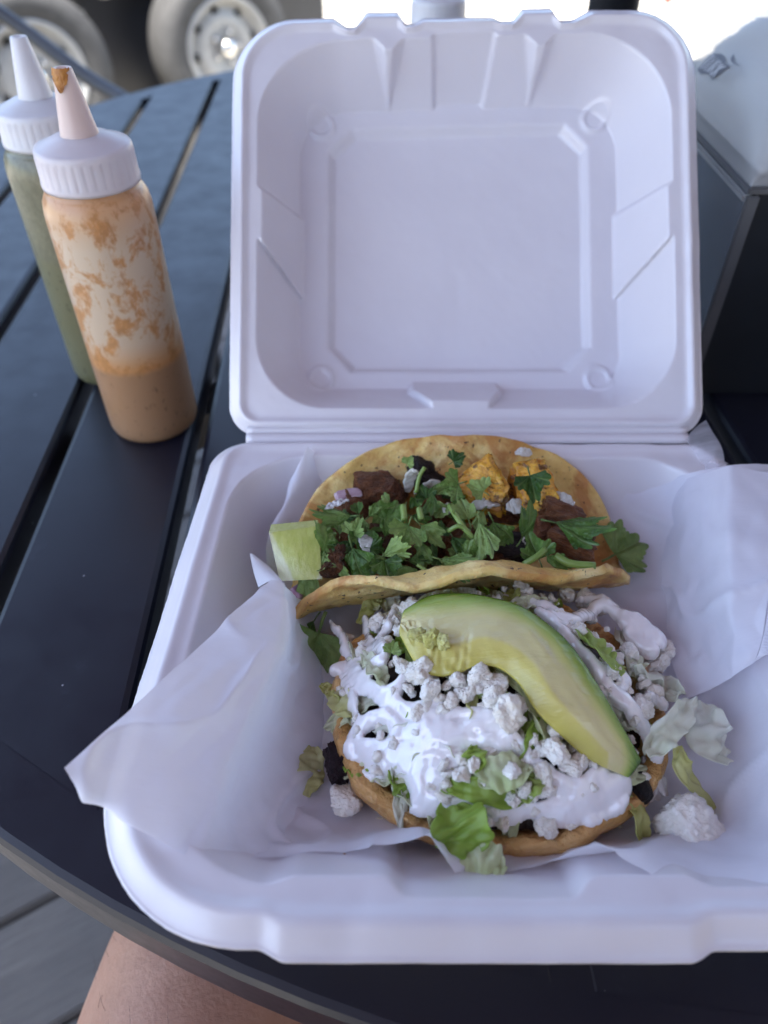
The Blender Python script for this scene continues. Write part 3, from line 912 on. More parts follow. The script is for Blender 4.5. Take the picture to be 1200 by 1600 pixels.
patch('floor_sheet', [
    [(-0.0485,0.2516,0.7700), (-0.0364,0.2738,0.7920), (-0.0257,0.2817,0.7700), (0.0130,0.2867,0.7700), (0.0646,0.2842,0.7700), (0.1270,0.2734,0.7680), (0.1409,0.2611,0.7850), (0.1607,0.2585,0.7950), (0.2138,0.2725,0.7800)],
    [(-0.0556,0.2193,0.7780), (-0.0483,0.2403,0.7600), (-0.0251,0.2502,0.7495), (0.0127,0.2546,0.7495), (0.0634,0.2546,0.7495), (0.1194,0.2502,0.7495), (0.1388,0.2403,0.7600), (0.1483,0.2146,0.7870), (0.1819,0.2099,0.7920)],
    [(-0.0427,0.2047,0.7520), (-0.0373,0.2053,0.7490), (-0.0201,0.2071,0.7490), (0.0115,0.2071,0.7490), (0.0576,0.2071,0.7490), (0.1142,0.2035,0.7490), (0.1327,0.1931,0.7580), (0.1420,0.1719,0.7840), (0.1654,0.1659,0.7920)],
    [(-0.0362,0.1667,0.7500), (-0.0316,0.1677,0.7485), (-0.0158,0.1677,0.7485), (0.0105,0.1677,0.7485), (0.0527,0.1677,0.7485), (0.1099,0.1647,0.7485), (0.1287,0.1571,0.7560), (0.1375,0.1399,0.7800), (0.1552,0.1327,0.7920)],
    [(-0.0333,0.1334,0.7500), (-0.0291,0.1342,0.7485), (-0.0133,0.1342,0.7485), (0.0121,0.1342,0.7485), (0.0485,0.1342,0.7485), (0.1043,0.1342,0.7485), (0.1251,0.1289,0.7540), (0.1351,0.1147,0.7780), (0.1481,0.1079,0.7920)],
    [(-0.0360,0.1104,0.7530), (-0.0273,0.1117,0.7500), (-0.0091,0.1094,0.7500), (0.0114,0.1128,0.7500), (0.0451,0.1083,0.7500), (0.0967,0.1072,0.7500), (0.1167,0.1034,0.7540), (0.1271,0.0919,0.7780), (0.1400,0.0864,0.7920)],
    [(-0.0411,0.0911,0.7740), (-0.0227,0.0952,0.7690), (-0.0077,0.0917,0.7730), (0.0141,0.0945,0.7860), (0.0223,0.0860,0.7710), (0.0437,0.0880,0.7740), (0.0635,0.0897,0.7860), (0.0860,0.0772,0.7820), (0.1106,0.0709,0.7850)],
  ], MAT['paper'], paper, 4, amp=0.0010, seed=8, sharp=(1, 54 + 3, 54 + 4, 54 + 6))
def serrate(co):
    w = co + np.array(paper.location)
    return co
flap = [
    [(0.1392,0.2694,0.7660), (0.1411,0.2588,0.7870), (0.1554,0.2528,0.7980), (0.1733,0.2503,0.7960)],
    [(0.1306,0.2343,0.7620), (0.1336,0.2194,0.7820), (0.1417,0.2089,0.7930), (0.1576,0.2070,0.7950)],
    [(0.1228,0.2028,0.7590), (0.1297,0.1942,0.7740), (0.1353,0.1812,0.7880), (0.1457,0.1764,0.7920)],
    [(0.1177,0.1737,0.7580), (0.1275,0.1729,0.7680), (0.1320,0.1660,0.7820), (0.1392,0.1618,0.7870)],
    [(0.1183,0.1549,0.7620), (0.1242,0.1559,0.7680), (0.1300,0.1563,0.7760), (0.1375,0.1588,0.7820)],
  ]
patch('folded_flap', flap, MAT['paper'], paper, 4, creases_col=(2,), amp=0.0013, seed=21)
# pinking-cut teeth along the outer edge of the folded flap
ep = spline([r[-1] for r in flap], 41)
wv = spline([Vector(r[-1]) + (Vector(r[-1]) - Vector(r[-2])).normalized() * 0.0050 for r in flap], 41)
tv, tf = [], []
for i in range(40):
    k = len(tv)
    tv += [ep[i], ep[i + 1], (wv[i] + wv[i + 1]) / 2]
    tf.append((k, k + 1, k + 2))
mesh('pinked_edge', [Vector(p) - paper.location for p in tv], tf, MAT['paper'], paper, smooth=False)
patch('thin_corner', [
    [(0.1484,0.2858,0.7860), (0.1550,0.2947,0.7870), (0.1605,0.2971,0.7900)],
    [(0.1501,0.2725,0.7860), (0.1549,0.2761,0.7890), (0.1610,0.2798,0.7900)],
    [(0.1517,0.2632,0.7860), (0.1565,0.2641,0.7880), (0.1631,0.2669,0.7880)],
  ], MAT['paper_thin'], paper, 4, amp=0.0012, seed=31)

# ------------------------------------------------------------------ food materials
b = NB('corn_tortilla')
n1 = b.noise(38, 5, 0.6); n2 = b.noise(120, 5, 0.65); sp = b.noise(330, 3, 0.5); ed = b.attr('rim')
col = b.ramp(n1, [(0.32, (0.58, 0.34, 0.08)), (0.48, (0.76, 0.54, 0.18)), (0.66, (0.87, 0.71, 0.34))])
col = b.mix(b.ramp(b.noise(26, 5, 0.65, None, 0.9), [(0.50, 0.0), (0.62, 0.85)]), col, (0.50, 0.215, 0.055))
col = b.mix(b.ramp(n2, [(0.57, 0.0), (0.68, 0.55)]), col, (0.40, 0.17, 0.06))
col = b.mix(b.ramp(sp, [(0.665, 0.0), (0.70, 0.9)]), col, (0.07, 0.03, 0.02))
b.base(col).set(Roughness=0.5, Specular_IOR_Level=0.45).sss(0.3, (1, 0.6, 0.3), 0.003)
b.bump(b.math('ADD', n1, n2), 0.8, 0.0022)
MAT['tortilla'] = b.m
b = NB('fried_masa')
n1 = b.noise(45, 5, 0.6); n2 = b.noise(160, 5, 0.65)
col = b.ramp(n1, [(0.28, (0.40, 0.19, 0.055)), (0.5, (0.62, 0.35, 0.12)), (0.72, (0.76, 0.50, 0.22))])
col = b.mix(b.ramp(n2, [(0.55, 0.0), (0.70, 0.7)]), col, (0.24, 0.09, 0.03))
col = b.mix(b.ramp(b.noise(420, 4, 0.6), [(0.58, 0.0), (0.70, 0.5)]), col, (0.74, 0.54, 0.30))
b.base(col).set(Roughness=0.34, Specular_IOR_Level=0.5).sss(0.25, (1, 0.55, 0.25), 0.003)
b.bump(b.math('ADD', b.math('ADD', n1, n2), b.noise(60, 4, 0.6, b.co(scale=(1, 1, 6)), 1.0)), 0.9, 0.0022)
MAT['masa'] = b.m
def foodmat(name, stops, scale, rough, bump, sss=0.2, srad=(1, 0.5, 0.3), spec=0.5, bscale=None, transl=0, dist=0.001, ssc=0.002):
    b = NB(name)
    n1 = b.noise(scale, 5, 0.62)
    j = b.math('ADD', n1, b.math('MULTIPLY', b.math('SUBTRACT', b.rand(), 0.5), 0.25))
    col = b.ramp(j, stops)
    b.base(col).set(Roughness=rough, Specular_IOR_Level=spec)
    if sss: b.sss(sss, srad, ssc)
    b.bump(b.noise(bscale or scale * 2.5, 5, 0.65), bump, dist)
    if transl: b.translucent(transl, col)
    return b.m
MAT['meat'] = foodmat('grilled_meat', [(0.25, (0.060, 0.020, 0.009)), (0.5, (0.21, 0.078, 0.032)), (0.75, (0.40, 0.17, 0.075))], 1.6, 0.28, 0.7, 0.1, dist=0.12, bscale=5)
MAT['char'] = foodmat('charred_meat', [(0.3, (0.008, 0.006, 0.008)), (0.7, (0.035, 0.02, 0.022))], 2.0, 0.4, 0.7, 0, dist=0.12, bscale=6)
MAT['purple'] = foodmat('dark_purple_crust', [(0.3, (0.012, 0.006, 0.012)), (0.7, (0.05, 0.022, 0.035))], 3.0, 0.55, 0.8, 0, dist=0.15, bscale=8)
b = NB('charred_pineapple')
n1 = b.noise(60, 5, 0.6); n2 = b.noise(150, 5, 0.7, None, 0.5)
col = b.ramp(n1, [(0.3, (0.62, 0.26, 0.02)), (0.55, (0.80, 0.44, 0.05)), (0.8, (0.86, 0.58, 0.12))])
col = b.mix(b.ramp(b.noise(70, 6, 0.7, None, 0.8), [(0.46, 0.0), (0.58, 0.75)]), col, (0.30, 0.09, 0.016))
col = b.mix(b.ramp(n2, [(0.52, 0.0), (0.60, 0.9)]), col, (0.07, 0.022, 0.010))
b.base(col).set(Roughness=0.24, Specular_IOR_Level=0.6).sss(0.3, (1, 0.6, 0.2), 0.003).bump(b.math('ADD', n2, b.noise(240, 4, 0.6, b.co(scale=(1, 1, 4)))), 0.7, 0.0014)
MAT['pineapple'] = b.m
MAT['onion'] = foodmat('raw_onion', [(0.3, (0.62, 0.58, 0.60)), (0.7, (0.78, 0.76, 0.76))], 1.2, 0.3, 0.2, 0.3, (1, 0.9, 0.9), transl=0.25, dist=0.05)
MAT['onion_red'] = foodmat('red_onion', [(0.3, (0.42, 0.20, 0.30)), (0.7, (0.72, 0.60, 0.66))], 1.0, 0.3, 0.2, 0.3, (1, 0.8, 0.9), transl=0.2, dist=0.05)
MAT['cheese'] = foodmat('crumbled_white_cheese', [(0.2, (0.80, 0.73, 0.62)), (0.45, (0.88, 0.84, 0.77)), (0.8, (0.91, 0.89, 0.85))], 1.5, 0.6, 0.35, 0.3, (1, 0.9, 0.8), bscale=4, dist=0.06, ssc=0.0015)
MAT['onion_slice'] = foodmat('sliced_onion', [(0.3, (0.70, 0.68, 0.64)), (0.7, (0.84, 0.83, 0.79))], 120, 0.25, 0.2, 0.3, (1, 0.95, 0.9), transl=0.35)
b = NB('crema')
b.base((0.90, 0.875, 0.885)).set(Roughness=0.07, Specular_IOR_Level=0.75, Coat_Weight=1.0, Coat_Roughness=0.04).sss(0.4, (1, 0.85, 0.85), 0.003)
b.bump(b.noise(110, 3), 0.08, 0.001)
MAT['crema'] = b.m
b = NB('avocado')
ao = b.attr('across'); n1 = b.noise(70, 4); n2 = b.noise(260, 4)
f = b.math('ADD', ao, b.math('MULTIPLY', b.math('SUBTRACT', n1, 0.5), 0.07))
col = b.ramp(f, [(0.0, (0.050, 0.11, 0.010)), (0.07, (0.12, 0.22, 0.022)), (0.18, (0.30, 0.40, 0.08)), (0.30, (0.54, 0.54, 0.19)), (0.42, (0.64, 0.58, 0.29)), (0.70, (0.67, 0.60, 0.31)), (0.75, (0.63, 0.56, 0.19)), (1.0, (0.52, 0.46, 0.10))])
col = b.mix(b.ramp(n2, [(0.70, 0.0), (0.78, 0.6)]), col, (0.70, 0.66, 0.42))
col = b.mix(b.ramp(b.noise(45, 4, 0.6, b.co(scale=(0.6, 3, 1)), 1.2), [(0.60, 0.0), (0.72, 0.35)]), col, (0.36, 0.33, 0.10))
kn = b.noise(60, 4, 0.6, b.co(scale=(0.5, 5, 1)), 0.4)
b.base(col).set(Roughness=0.22, Specular_IOR_Level=0.55).sss(0.35, (1, 0.9, 0.35), 0.003).bump(b.math('ADD', kn, b.math('MULTIPLY', n2, 0.7)), 0.35, 0.0012)
MAT['avocado'] = b.m
MAT['avo_mash'] = foodmat('mashed_avocado', [(0.3, (0.50, 0.47, 0.12)), (0.7, (0.66, 0.64, 0.28))], 1.2, 0.4, 0.4, 0.3, (1, 0.9, 0.4), dist=0.08)
def leafmat(name, dark, mid, lite, vein, transl, rough):
    b = NB(name)
    n1 = b.noise(2.2, 4); vn = b.attr('vein'); rd = b.attr('rad')
    j = b.math('ADD', n1, b.math('MULTIPLY', b.math('SUBTRACT', b.rand(), 0.5), 0.75))
    col = b.ramp(j, [(0.2, dark), (0.5, mid), (0.85, lite)])
    col = b.mix(b.math('MULTIPLY', vn, 0.55), col, vein)
    b.base(col).set(Roughness=rough, Specular_IOR_Level=0.4)
    b.bump(b.math('SUBTRACT', n1, b.math('MULTIPLY', vn, 0.8)), 0.4, 0.03)
    b.translucent(transl, col)
    return b.m
MAT['cilantro'] = leafmat('cilantro', (0.034, 0.085, 0.015), (0.115, 0.220, 0.042), (0.30, 0.42, 0.13), (0.24, 0.33, 0.13), 0.25, 0.36)
MAT['stem'] = foodmat('cilantro_stem', [(0.3, (0.13, 0.22, 0.04)), (0.7, (0.24, 0.34, 0.09))], 60, 0.35, 0.2, 0.2, (0.8, 1, 0.4))
def lettmat(name, a, c, d):
    b = NB(name)
    n1 = b.noise(55, 4); gr = b.attr('grad'); n2 = b.noise(200, 4, 0.6, b.co(scale=(4, 0.6, 1)))
    j = b.math('ADD', b.math('MULTIPLY', n1, 0.7), b.math('MULTIPLY', b.math('SUBTRACT', b.rand(), 0.3), 0.5))
    col = b.ramp(j, [(0.15, a), (0.45, c), (0.8, d)])
    b.base(col).set(Roughness=0.28, Specular_IOR_Level=0.5)
    b.bump(n2, 0.3, 0.001)
    b.translucent(0.40, col).transparent(0.12)
    return b.m
MAT['lettuce'] = lettmat('pale_lettuce', (0.86, 0.86, 0.78), (0.79, 0.81, 0.62), (0.62, 0.70, 0.34))
MAT['lettuce_green'] = lettmat('green_lettuce', (0.52, 0.62, 0.20), (0.40, 0.55, 0.10), (0.28, 0.44, 0.06))
MAT['lettuce_yellow'] = lettmat('yellow_lettuce', (0.76, 0.75, 0.46), (0.68, 0.68, 0.28), (0.55, 0.60, 0.18))
MAT['lettuce_white'] = lettmat('white_lettuce', (0.88, 0.88, 0.82), (0.84, 0.86, 0.72), (0.76, 0.80, 0.52))
MAT['beans'] = foodmat('bean_filling', [(0.25, (0.018, 0.010, 0.009)), (0.5, (0.06, 0.035, 0.025)), (0.8, (0.12, 0.075, 0.05))], 120, 0.4, 0.8, 0.1)
b = NB('lime_flesh')
n1 = b.noise(240, 4, 0.6, b.co(scale=(1.6, 0.7, 1))); pt = b.attr('pith')
col = b.ramp(n1, [(0.3, (0.40, 0.43, 0.10)), (0.7, (0.52, 0.54, 0.17))])
col = b.mix(b.math('MULTIPLY', pt, 0.7), col, (0.66, 0.66, 0.46))
b.base(col).set(Roughness=0.25, Specular_IOR_Level=0.6).sss(0.4, (0.8, 1, 0.3), 0.004).bump(n1, 0.4, 0.001)
MAT['lime'] = b.m
MAT['rind'] = foodmat('lime_rind', [(0.3, (0.16, 0.24, 0.03)), (0.7, (0.26, 0.34, 0.06))], 90, 0.35, 0.3, 0.2, (0.6, 1, 0.3))

# ------------------------------------------------------------------ taco: folded tortilla
FLOOR = TOP + 0.0085
def taco_shell():
    Rr = 0.0785
    nb = 300
    bb = np.linspace(-0.085, 0.085, nb)
    th = np.interp(bb, [-0.085, -0.068, -0.058, -0.046, -0.022, 0, 0.022, 0.040, 0.060, 0.085], [R(-6), R(-14), R(-34), R(-66), R(-62), R(-4), R(50), R(58), R(52), R(40)])
    k = np.ones(15) / 15
    th = np.convolve(np.pad(th, 7, mode='edge'), k, 'valid')
    y = np.cumsum(np.cos(th)) * (bb[1] - bb[0]); z = np.cumsum(np.sin(th)) * (bb[1] - bb[0])
    y -= np.interp(0, bb, y); z -= z.min()
    nr, na = 44, 150
    v, rim = [], []
    for j in range(nr):
        for i in range(na):
            a = 2 * math.pi * i / na
            out = 1 + 0.025 * mnoise.noise((2.2 * math.cos(a), 2.2 * math.sin(a), 3.3)) + 0.008 * mnoise.noise((9 * math.cos(a), 9 * math.sin(a), 1.3))
            nse = 2.7 if math.sin(a) > 0 else 2.1
            out *= (abs(math.cos(a)) ** nse + abs(math.sin(a)) ** nse) ** (-1 / nse)
            r = Rr * out * (j / (nr - 1)) ** 0.9
            p, q = r * math.cos(a) * 1.0, r * math.sin(a) * (0.85 if math.sin(a) > 0 else 0.865)
            yy, zz_ = np.interp(q, bb, y), np.interp(q, bb, z)
            e = (j / (nr - 1)) ** 3
            w = 0.0030 * e * mnoise.noise((p * 42, q * 25, 5.1)) + 0.0016 * mnoise.noise((p * 110, q * 110, 2)) + 0.0007 * mnoise.noise((p * 330, q * 330, 6)) + 0.0028 * e * math.sin(p * 95 + 1.0) * (1 if q < 0 else 0.7)
            tq = np.interp(q, bb, th)
            # the ends open out a little and droop
            end = (abs(p) / Rr) ** 3
            yy *= 1 + 0.10 * end
            zz_ *= 1 - 0.12 * end
            yy -= (0.016 if p < 0 else 0.001) * (p / Rr) ** 2
            v.append((p, yy - w * math.sin(tq), zz_ + w * math.cos(tq)))
            rim.append(e)
    f = grid_faces(na, nr, True)
    o = mesh('tortilla', v, f, MAT['tortilla'])
    attr(o, 'rim', rim)
    m = o.modifiers.new('thickness', 'SOLIDIFY'); m.thickness = 0.0034; m.offset = 0
    return o
taco = taco_shell()
taco.location = (0.0325, 0.2290, FLOOR + 0.004)
taco.rotation_euler = (R(0), R(1.0), R(3))
taco.name = 'taco_tortilla'
tag(taco, 'folded corn tortilla of the taco filled with meat and cilantro', 'tortilla')

# lumps: meat, cheese, onion, pineapple
def lump_mesh(name, seed, sub=4, box_k=0.5, amp=0.22, fine=0.08, fs=3.2, mat=None, aniso=(1, 1, 1)):
    bm = bmesh.new()
    bmesh.ops.create_icosphere(bm, subdivisions=sub, radius=1)
    co = np.array([vv_.co[:] for vv_ in bm.verts])
    # push towards a box
    m = np.abs(co).max(1, keepdims=True)
    bx = co / m
    p = co * (1 - box_k) + bx * 0.8 * box_k
    n = p / np.linalg.norm(p, axis=1, keepdims=True)
    d = amp * fbm(p + seed * 3.7, 1.1, seed, 3) + fine * np.abs(fbm((p + seed) * np.array(aniso), fs, seed + 9, 4))
    p = p + n * d[:, None]
    for vv_, q in zip(bm.verts, p): vv_.co = q
    me = bpy.data.meshes.new(name); bm.to_mesh(me); bm.free()
    me.polygons.foreach_set('use_smooth', [True] * len(me.polygons))
    me.materials.append(mat)
    return me
def place(name, me, loc, size, rot, label, cat, group=None):
    o = bpy.data.objects.new(name, me)
    link(o)
    o.location = loc
    o.scale = size if isinstance(size, (tuple, list)) else (size,) * 3
    o.rotation_euler = rot
    tag(o, label, cat, group)
    return o
def rrot(r=None):
    r = r or rng
    return (r.uniform(0, 6.28), r.uniform(0, 6.28), r.uniform(0, 6.28))

MEAT = [lump_mesh('meat_chunk', 40 + k, 5, 0.8, 0.30, 0.17, 3.4, MAT['meat'], (0.5, 1.2, 1.0)) for k in range(4)]
CHAR = [lump_mesh('charred_meat_chunk', 50 + k, 5, 0.8, 0.30, 0.18, 4.0, MAT['char'], (0.5, 1.2, 1.0)) for k in range(2)]
meat_spots = [
    ((-0.0044,0.2510,0.7861), (.0095, .0075, .006), (.2, .1, .3), 'brown meat chunk by the back wall at the left of the taco', 0),
    ((0.0029,0.2480,0.7836), (.0085, .006, .006), (.9, .3, 1.3), 'brown meat chunk beside the tall onion slice in the taco', 1),
    ((-0.0139,0.2425,0.7829), (.0080, .006, .005), (.4, .6, .3), 'dark meat chunk beside the red onion in the taco', 2),
    ((0.0785,0.2168,0.7843), (.0115, .0062, .006), (.1, .1, -.35), 'large brown meat chunk at the right end of the taco', 3),
    ((0.0785,0.2341,0.7857), (.0100, .0050, .005), (.2, .3, -.1), 'brown meat strip just below the right pineapple chunk', 0),
    ((0.0660,0.2256,0.7815), (.009, .007, .006), (.5, .2, .7), 'brown meat chunk between cilantro sprigs right of centre', 1),
    ((0.0461,0.2104,0.7804), (.0065, .005, .005), (.3, .2, .9), 'small reddish meat chunk at the front rim of the taco', 2),
    ((0.0265,0.2443,0.7771), (.012, .009, .007), (.3, .8, .1), 'meat chunk buried under cilantro in the middle of the taco', 3),
    ((-0.0167,0.2222,0.7791), (.009, .008, .006), (.7, .2, .4), 'brown meat chunk beneath the cilantro by the lime', 0),
    ((-0.0184,0.2085,0.7802), (.008, .007, .006), (.1, .9, .2), 'brown meat chunk at the front left of the taco', 1),
    ((0.0028,0.2247,0.7764), (.011, .009, .006), (.1, .3, .2), 'meat chunk half hidden under the left cilantro', 2),
    ((0.0337,0.2244,0.7784), (.011, .009, .006), (.1, .3, 1.2), 'meat chunk half hidden under the central cilantro', 3),
    ((0.0165,0.2161,0.7782), (.010, .008, .006), (.6, .3, 1.2), 'meat chunk half hidden near the front tortilla rim', 0),
    ((0.0521,0.2406,0.7806), (.009, .007, .006), (.6, .1, .2), 'brown meat chunk in front of the left pineapple chunk', 1),
]
for p, sz, rt, lb, k in meat_spots:
    place('meat_chunk', MEAT[k], p, sz, rt, lb, 'meat', 'meat in the taco')
place('charred_meat_chunk', CHAR[0], (0.0522,0.2176,0.7814), (.013, .007, .006), (.2, .1, .1), 'black charred meat chunk near the front rim of the taco', 'meat', 'meat in the taco')
place('charred_meat_chunk', CHAR[1], (0.0196,0.2615,0.7835), (.011, .007, .006), (.2, .6, .1), 'black charred meat chunk against the back wall of the taco', 'meat', 'meat in the taco')

def hull(name, pts, mat, bev=0.0012, sub=3, amp=0.0006, seed=0, parent=None):
    """rounded convex chunk from corner points (world), origin at its centroid"""
    c = sum((Vector(p) for p in pts), Vector()) / len(pts)
    bm = bmesh.new()
    for p in pts: bm.verts.new(Vector(p) - c)
    r = bmesh.ops.convex_hull(bm, input=bm.verts[:])
    bmesh.ops.dissolve_limit(bm, angle_limit=0.06, verts=bm.verts[:], edges=bm.edges[:])
    bmesh.ops.bevel(bm, geom=bm.edges[:], offset=bev, segments=2, affect='EDGES')
    bmesh.ops.triangulate(bm, faces=bm.faces[:])
    for _ in range(sub):
        le = [e for e in bm.edges if e.calc_length() > 0.0012]
        if not le: break
        bmesh.ops.subdivide_edges(bm, edges=le, cuts=1)
        bmesh.ops.triangulate(bm, faces=bm.faces[:])
    bm.normal_update()
    co = np.array([v_.co[:] for v_ in bm.verts])
    d = amp * fbm(co, 220, seed, 4)
    for v_, dd in zip(bm.verts, d): v_.co += v_.normal * float(dd)
    return frombm(name, bm, mat, parent, True, c)

def T(p, dz): return (p[0], p[1], p[2] + dz)
pa = [(0.0294,0.2470,0.7935), (0.0474,0.2577,0.8050), (0.0559,0.2395,0.7965), (0.0537,0.2333,0.7896), (0.0330,0.2403,0.7896)]
o = hull('pineapple_chunk', pa + [T(p, -0.016) for p in pa], MAT['pineapple'], 0.0018, seed=4, amp=0.0010)
tag(o, 'left charred pineapple wedge leaning on the back of the taco', 'pineapple', 'pineapple in the taco')
pa = [(0.0561,0.2551,0.7986), (0.0715,0.2564,0.8028), (0.0795,0.2361,0.7920), (0.0699,0.2330,0.7896), (0.0597,0.2369,0.7901)]
o = hull('pineapple_chunk', pa + [T(p, -0.016) for p in pa], MAT['pineapple'], 0.0018, seed=14, amp=0.0010)
tag(o, 'right charred pineapple wedge with a cilantro leaf on it', 'pineapple', 'pineapple in the taco')

ONI = [lump_mesh('onion_piece', 60 + k, 4, 0.75, 0.42, 0.10, 1.6, MAT['onion']) for k in range(3)]
ONR = lump_mesh('red_onion_piece', 66, 3, 0.85, 0.12, 0.03, 2.0, MAT['onion_red'])
oni = [
    ((0.0120,0.2470,0.7935), (.0030, .0012, .0090), (.35, .1, .1), 'tall white onion slice standing in the taco', 0),
    ((0.0195,0.2455,0.7903), (.0055, .0015, .0050), (.4, -.2, .2), 'white onion slice right of the tall one', 1),
    ((0.0445,0.2360,0.7890), (.0060, .0028, .0020), (.1, .1, .2), 'white onion chunk below the left pineapple wedge', 2),
    ((0.0280,0.2333,0.7896), (.0032, .0026, .0018), (.2, .1, 1.2), 'small onion bit in the centre of the cilantro', 0),
    ((-0.0075,0.2138,0.7879), (.0030, .0042, .0014), (.3, .1, .4), 'white onion bit among the left cilantro leaves', 1),
    ((0.0643,0.2639,0.7959), (.0036, .0022, .0020), (.3, .2, .2), 'onion bit above the right pineapple wedge', 2),
    ((0.0791,0.2387,0.7904), (.0046, .0022, .0016), (.2, .2, -.5), 'onion sliver right of the right pineapple wedge', 0),
    ((0.0582,0.2362,0.7880), (.0040, .0034, .0026), (.4, .2, .2), 'onion bit between the two pineapple wedges', 1),
    ((0.0438,0.2177,0.7885), (.0018, .0026, .0014), (.4, .2, .2), 'tiny white onion chip beside the slender cilantro', 2),
    ((0.0639,0.2206,0.7839), (.0050, .0040, .0020), (.5, .1, .5), 'onion slice under the pale curled cilantro leaf', 0),
]
place('red_onion_piece', ONR, (-0.0157,0.2431,0.7890), (.0075, .0030, .0020), (.3, .1, .35), 'purple red onion slice at the left of the taco', 'onion', 'onion in the taco')
place('red_onion_piece', ONR, (-0.0366,0.2093,0.7620), (.0060, .0040, .0030), (.3, .4, .9), 'pinkish onion slice under the lime wedge', 'onion', 'onion in the taco')

# curved strips: lettuce, cabbage
def strip(name, pts, width, mat, seed=0, curl=0.6, nw=9, ripple=0.0008, thick=0.0005, parent=None, taper=True, up=(0, 0, 1)):
    ctr = Vector(pts[len(pts) // 2])
    n = 26
    P_ = spline([Vector(p) - ctr for p in pts], n)
    v, g = [], []
    rr = random.Random(seed)
    for i in range(n):
        t = (Vector(P_[min(i + 1, n - 1)]) - Vector(P_[max(i - 1, 0)])).normalized()
        tw = curl * math.sin(i / n * 4 + seed)
        side = t.cross(Vector(up)).normalized()
        nrm_ = side.cross(t)
        ca, sa = math.cos(tw), math.sin(tw)
        a = side * ca + nrm_ * sa; c = nrm_ * ca - side * sa
        w = (width[0] + (width[1] - width[0]) * i / (n - 1)) if isinstance(width, tuple) else width
        if taper: w *= min(1, 0.35 + 2.2 * min(i, n - 1 - i) / (n - 1))
        for j in range(nw):
            s_ = (j / (nw - 1) - 0.5)
            edge_ = 1 + 0.28 * mnoise.noise((i * 0.33, (1 if s_ > 0 else -1) * 3.0, seed * 2.1)) * (abs(s_) * 2) ** 2
            p = Vector(P_[i]) + a * (s_ * w * edge_) + c * (ripple * 2.2 * mnoise.noise((i * 0.35, j * 0.55, seed * 1.7)) + curl * 0.5 * w * (s_ * s_ - 0.08))
            v.append(p); g.append(i / n)
    o = mesh(name, v, grid_faces(nw, n), mat, parent, True, ctr if parent is None else ctr - parent.location)
    attr(o, 'grad', g)
    m = o.modifiers.new('thickness', 'SOLIDIFY'); m.thickness = thick; m.offset = 0
    s2 = o.modifiers.new('subdivision', 'SUBSURF'); s2.levels = 1; s2.render_levels = 1
    return o
for q_, (p, sz, rt, lb, k) in enumerate(oni):
    d_ = Euler(rt).to_matrix()
    ax = max(range(3), key=lambda a: sz[a])
    v1_ = d_.col[ax] * sz[ax] * 1.15
    up_ = d_.col[min(range(3), key=lambda a: sz[a])]
    wd_ = sorted(sz)[1] * 2.0
    o = strip('onion_slice', [Vector(p) - v1_, Vector(p) + up_ * sz[ax] * 0.25, Vector(p) + v1_], wd_, MAT['onion_slice'], q_ + 3, 0.35, ripple=0.0004, thick=0.0013, up=up_)
    tag(o, lb, 'onion', 'onion in the taco')
o = strip('cabbage_shred', [(-0.0258,0.2315,0.7914), (-0.0208,0.2328,0.7935), (-0.0152,0.2337,0.7947)], .0032, MAT['onion'], 4, 0.3)
tag(o, 'white cabbage shred lying at the left of the taco filling', 'cabbage')

# ------------------------------------------------------------------ lime wedge
Lf = [(-0.0486,0.2185,0.7900), (-0.0276,0.2203,0.7920), (-0.0257,0.2012,0.7800), (-0.0435,0.2018,0.7780)]
Lb = [(-0.0486,0.2253,0.7870), (-0.0284,0.2260,0.7890), (-0.0282,0.2299,0.7580), (-0.0474,0.2277,0.7560)]
c = sum((Vector(p) for p in Lf + Lb), Vector()) / 8
nq = 22
v, pith = [], []
def bil(q, s_, t): return (Vector(q[0]) * (1 - s_) + Vector(q[1]) * s_) * (1 - t) + (Vector(q[3]) * (1 - s_) + Vector(q[2]) * s_) * t
for j in range(nq):
    for i in range(nq):
        s_, t = i / (nq - 1), j / (nq - 1)
        p = bil(Lf, s_, t)
        n_ = Vector((0, -0.6, 0.8))
        p += n_ * 0.0012 * math.sin(math.pi * s_) * math.sin(math.pi * t)
        v.append(p - c)
        d = min(s_ - (0.04 + 0.30 * t), 1.04 - 0.55 * max(0, t - 0.7) - s_)
        pith.append(1 - float(sst(-0.03, 0.03, np.array(d))))
f = grid_faces(nq, nq)
# rind: bulging back skin joined to the face edges
k0 = len(v)
for j in range(nq):
    for i in range(nq):
        s_, t = i / (nq - 1), j / (nq - 1)
        bl = (math.sin(math.pi * s_) ** 0.6) * (math.sin(math.pi * t) ** 0.6) if 0 < s_ < 1 and 0 < t < 1 else 0
        p = bil(Lf, s_, t).lerp(bil(Lb, s_, t), min(1, bl * 1.0)) + Vector((0, 0.2, -1)) * 0.009 * bl
        v.append(p - c); pith.append(1.0)
rf = [tuple(reversed([a + k0 for a in q])) for q in grid_faces(nq, nq)]
lime = mesh('lime_wedge', v, f, MAT['lime'], None, True, c)
attr(lime, 'pith', pith)
rnd_ = mesh('rind', v, rf, MAT['rind'], lime, True)
top_strip = [Lf[0], Lf[1], Lb[1], Lb[0]]
mesh('upper_face', [Vector(p) - c for p in (Lf[0], Lf[1], T(Lb[1], .001), T(Lb[0], .001))], [(0, 1, 2, 3)], MAT['lime'], lime, smooth=False)
tag(lime, 'pale green lime wedge tucked at the left end of the taco', 'lime')

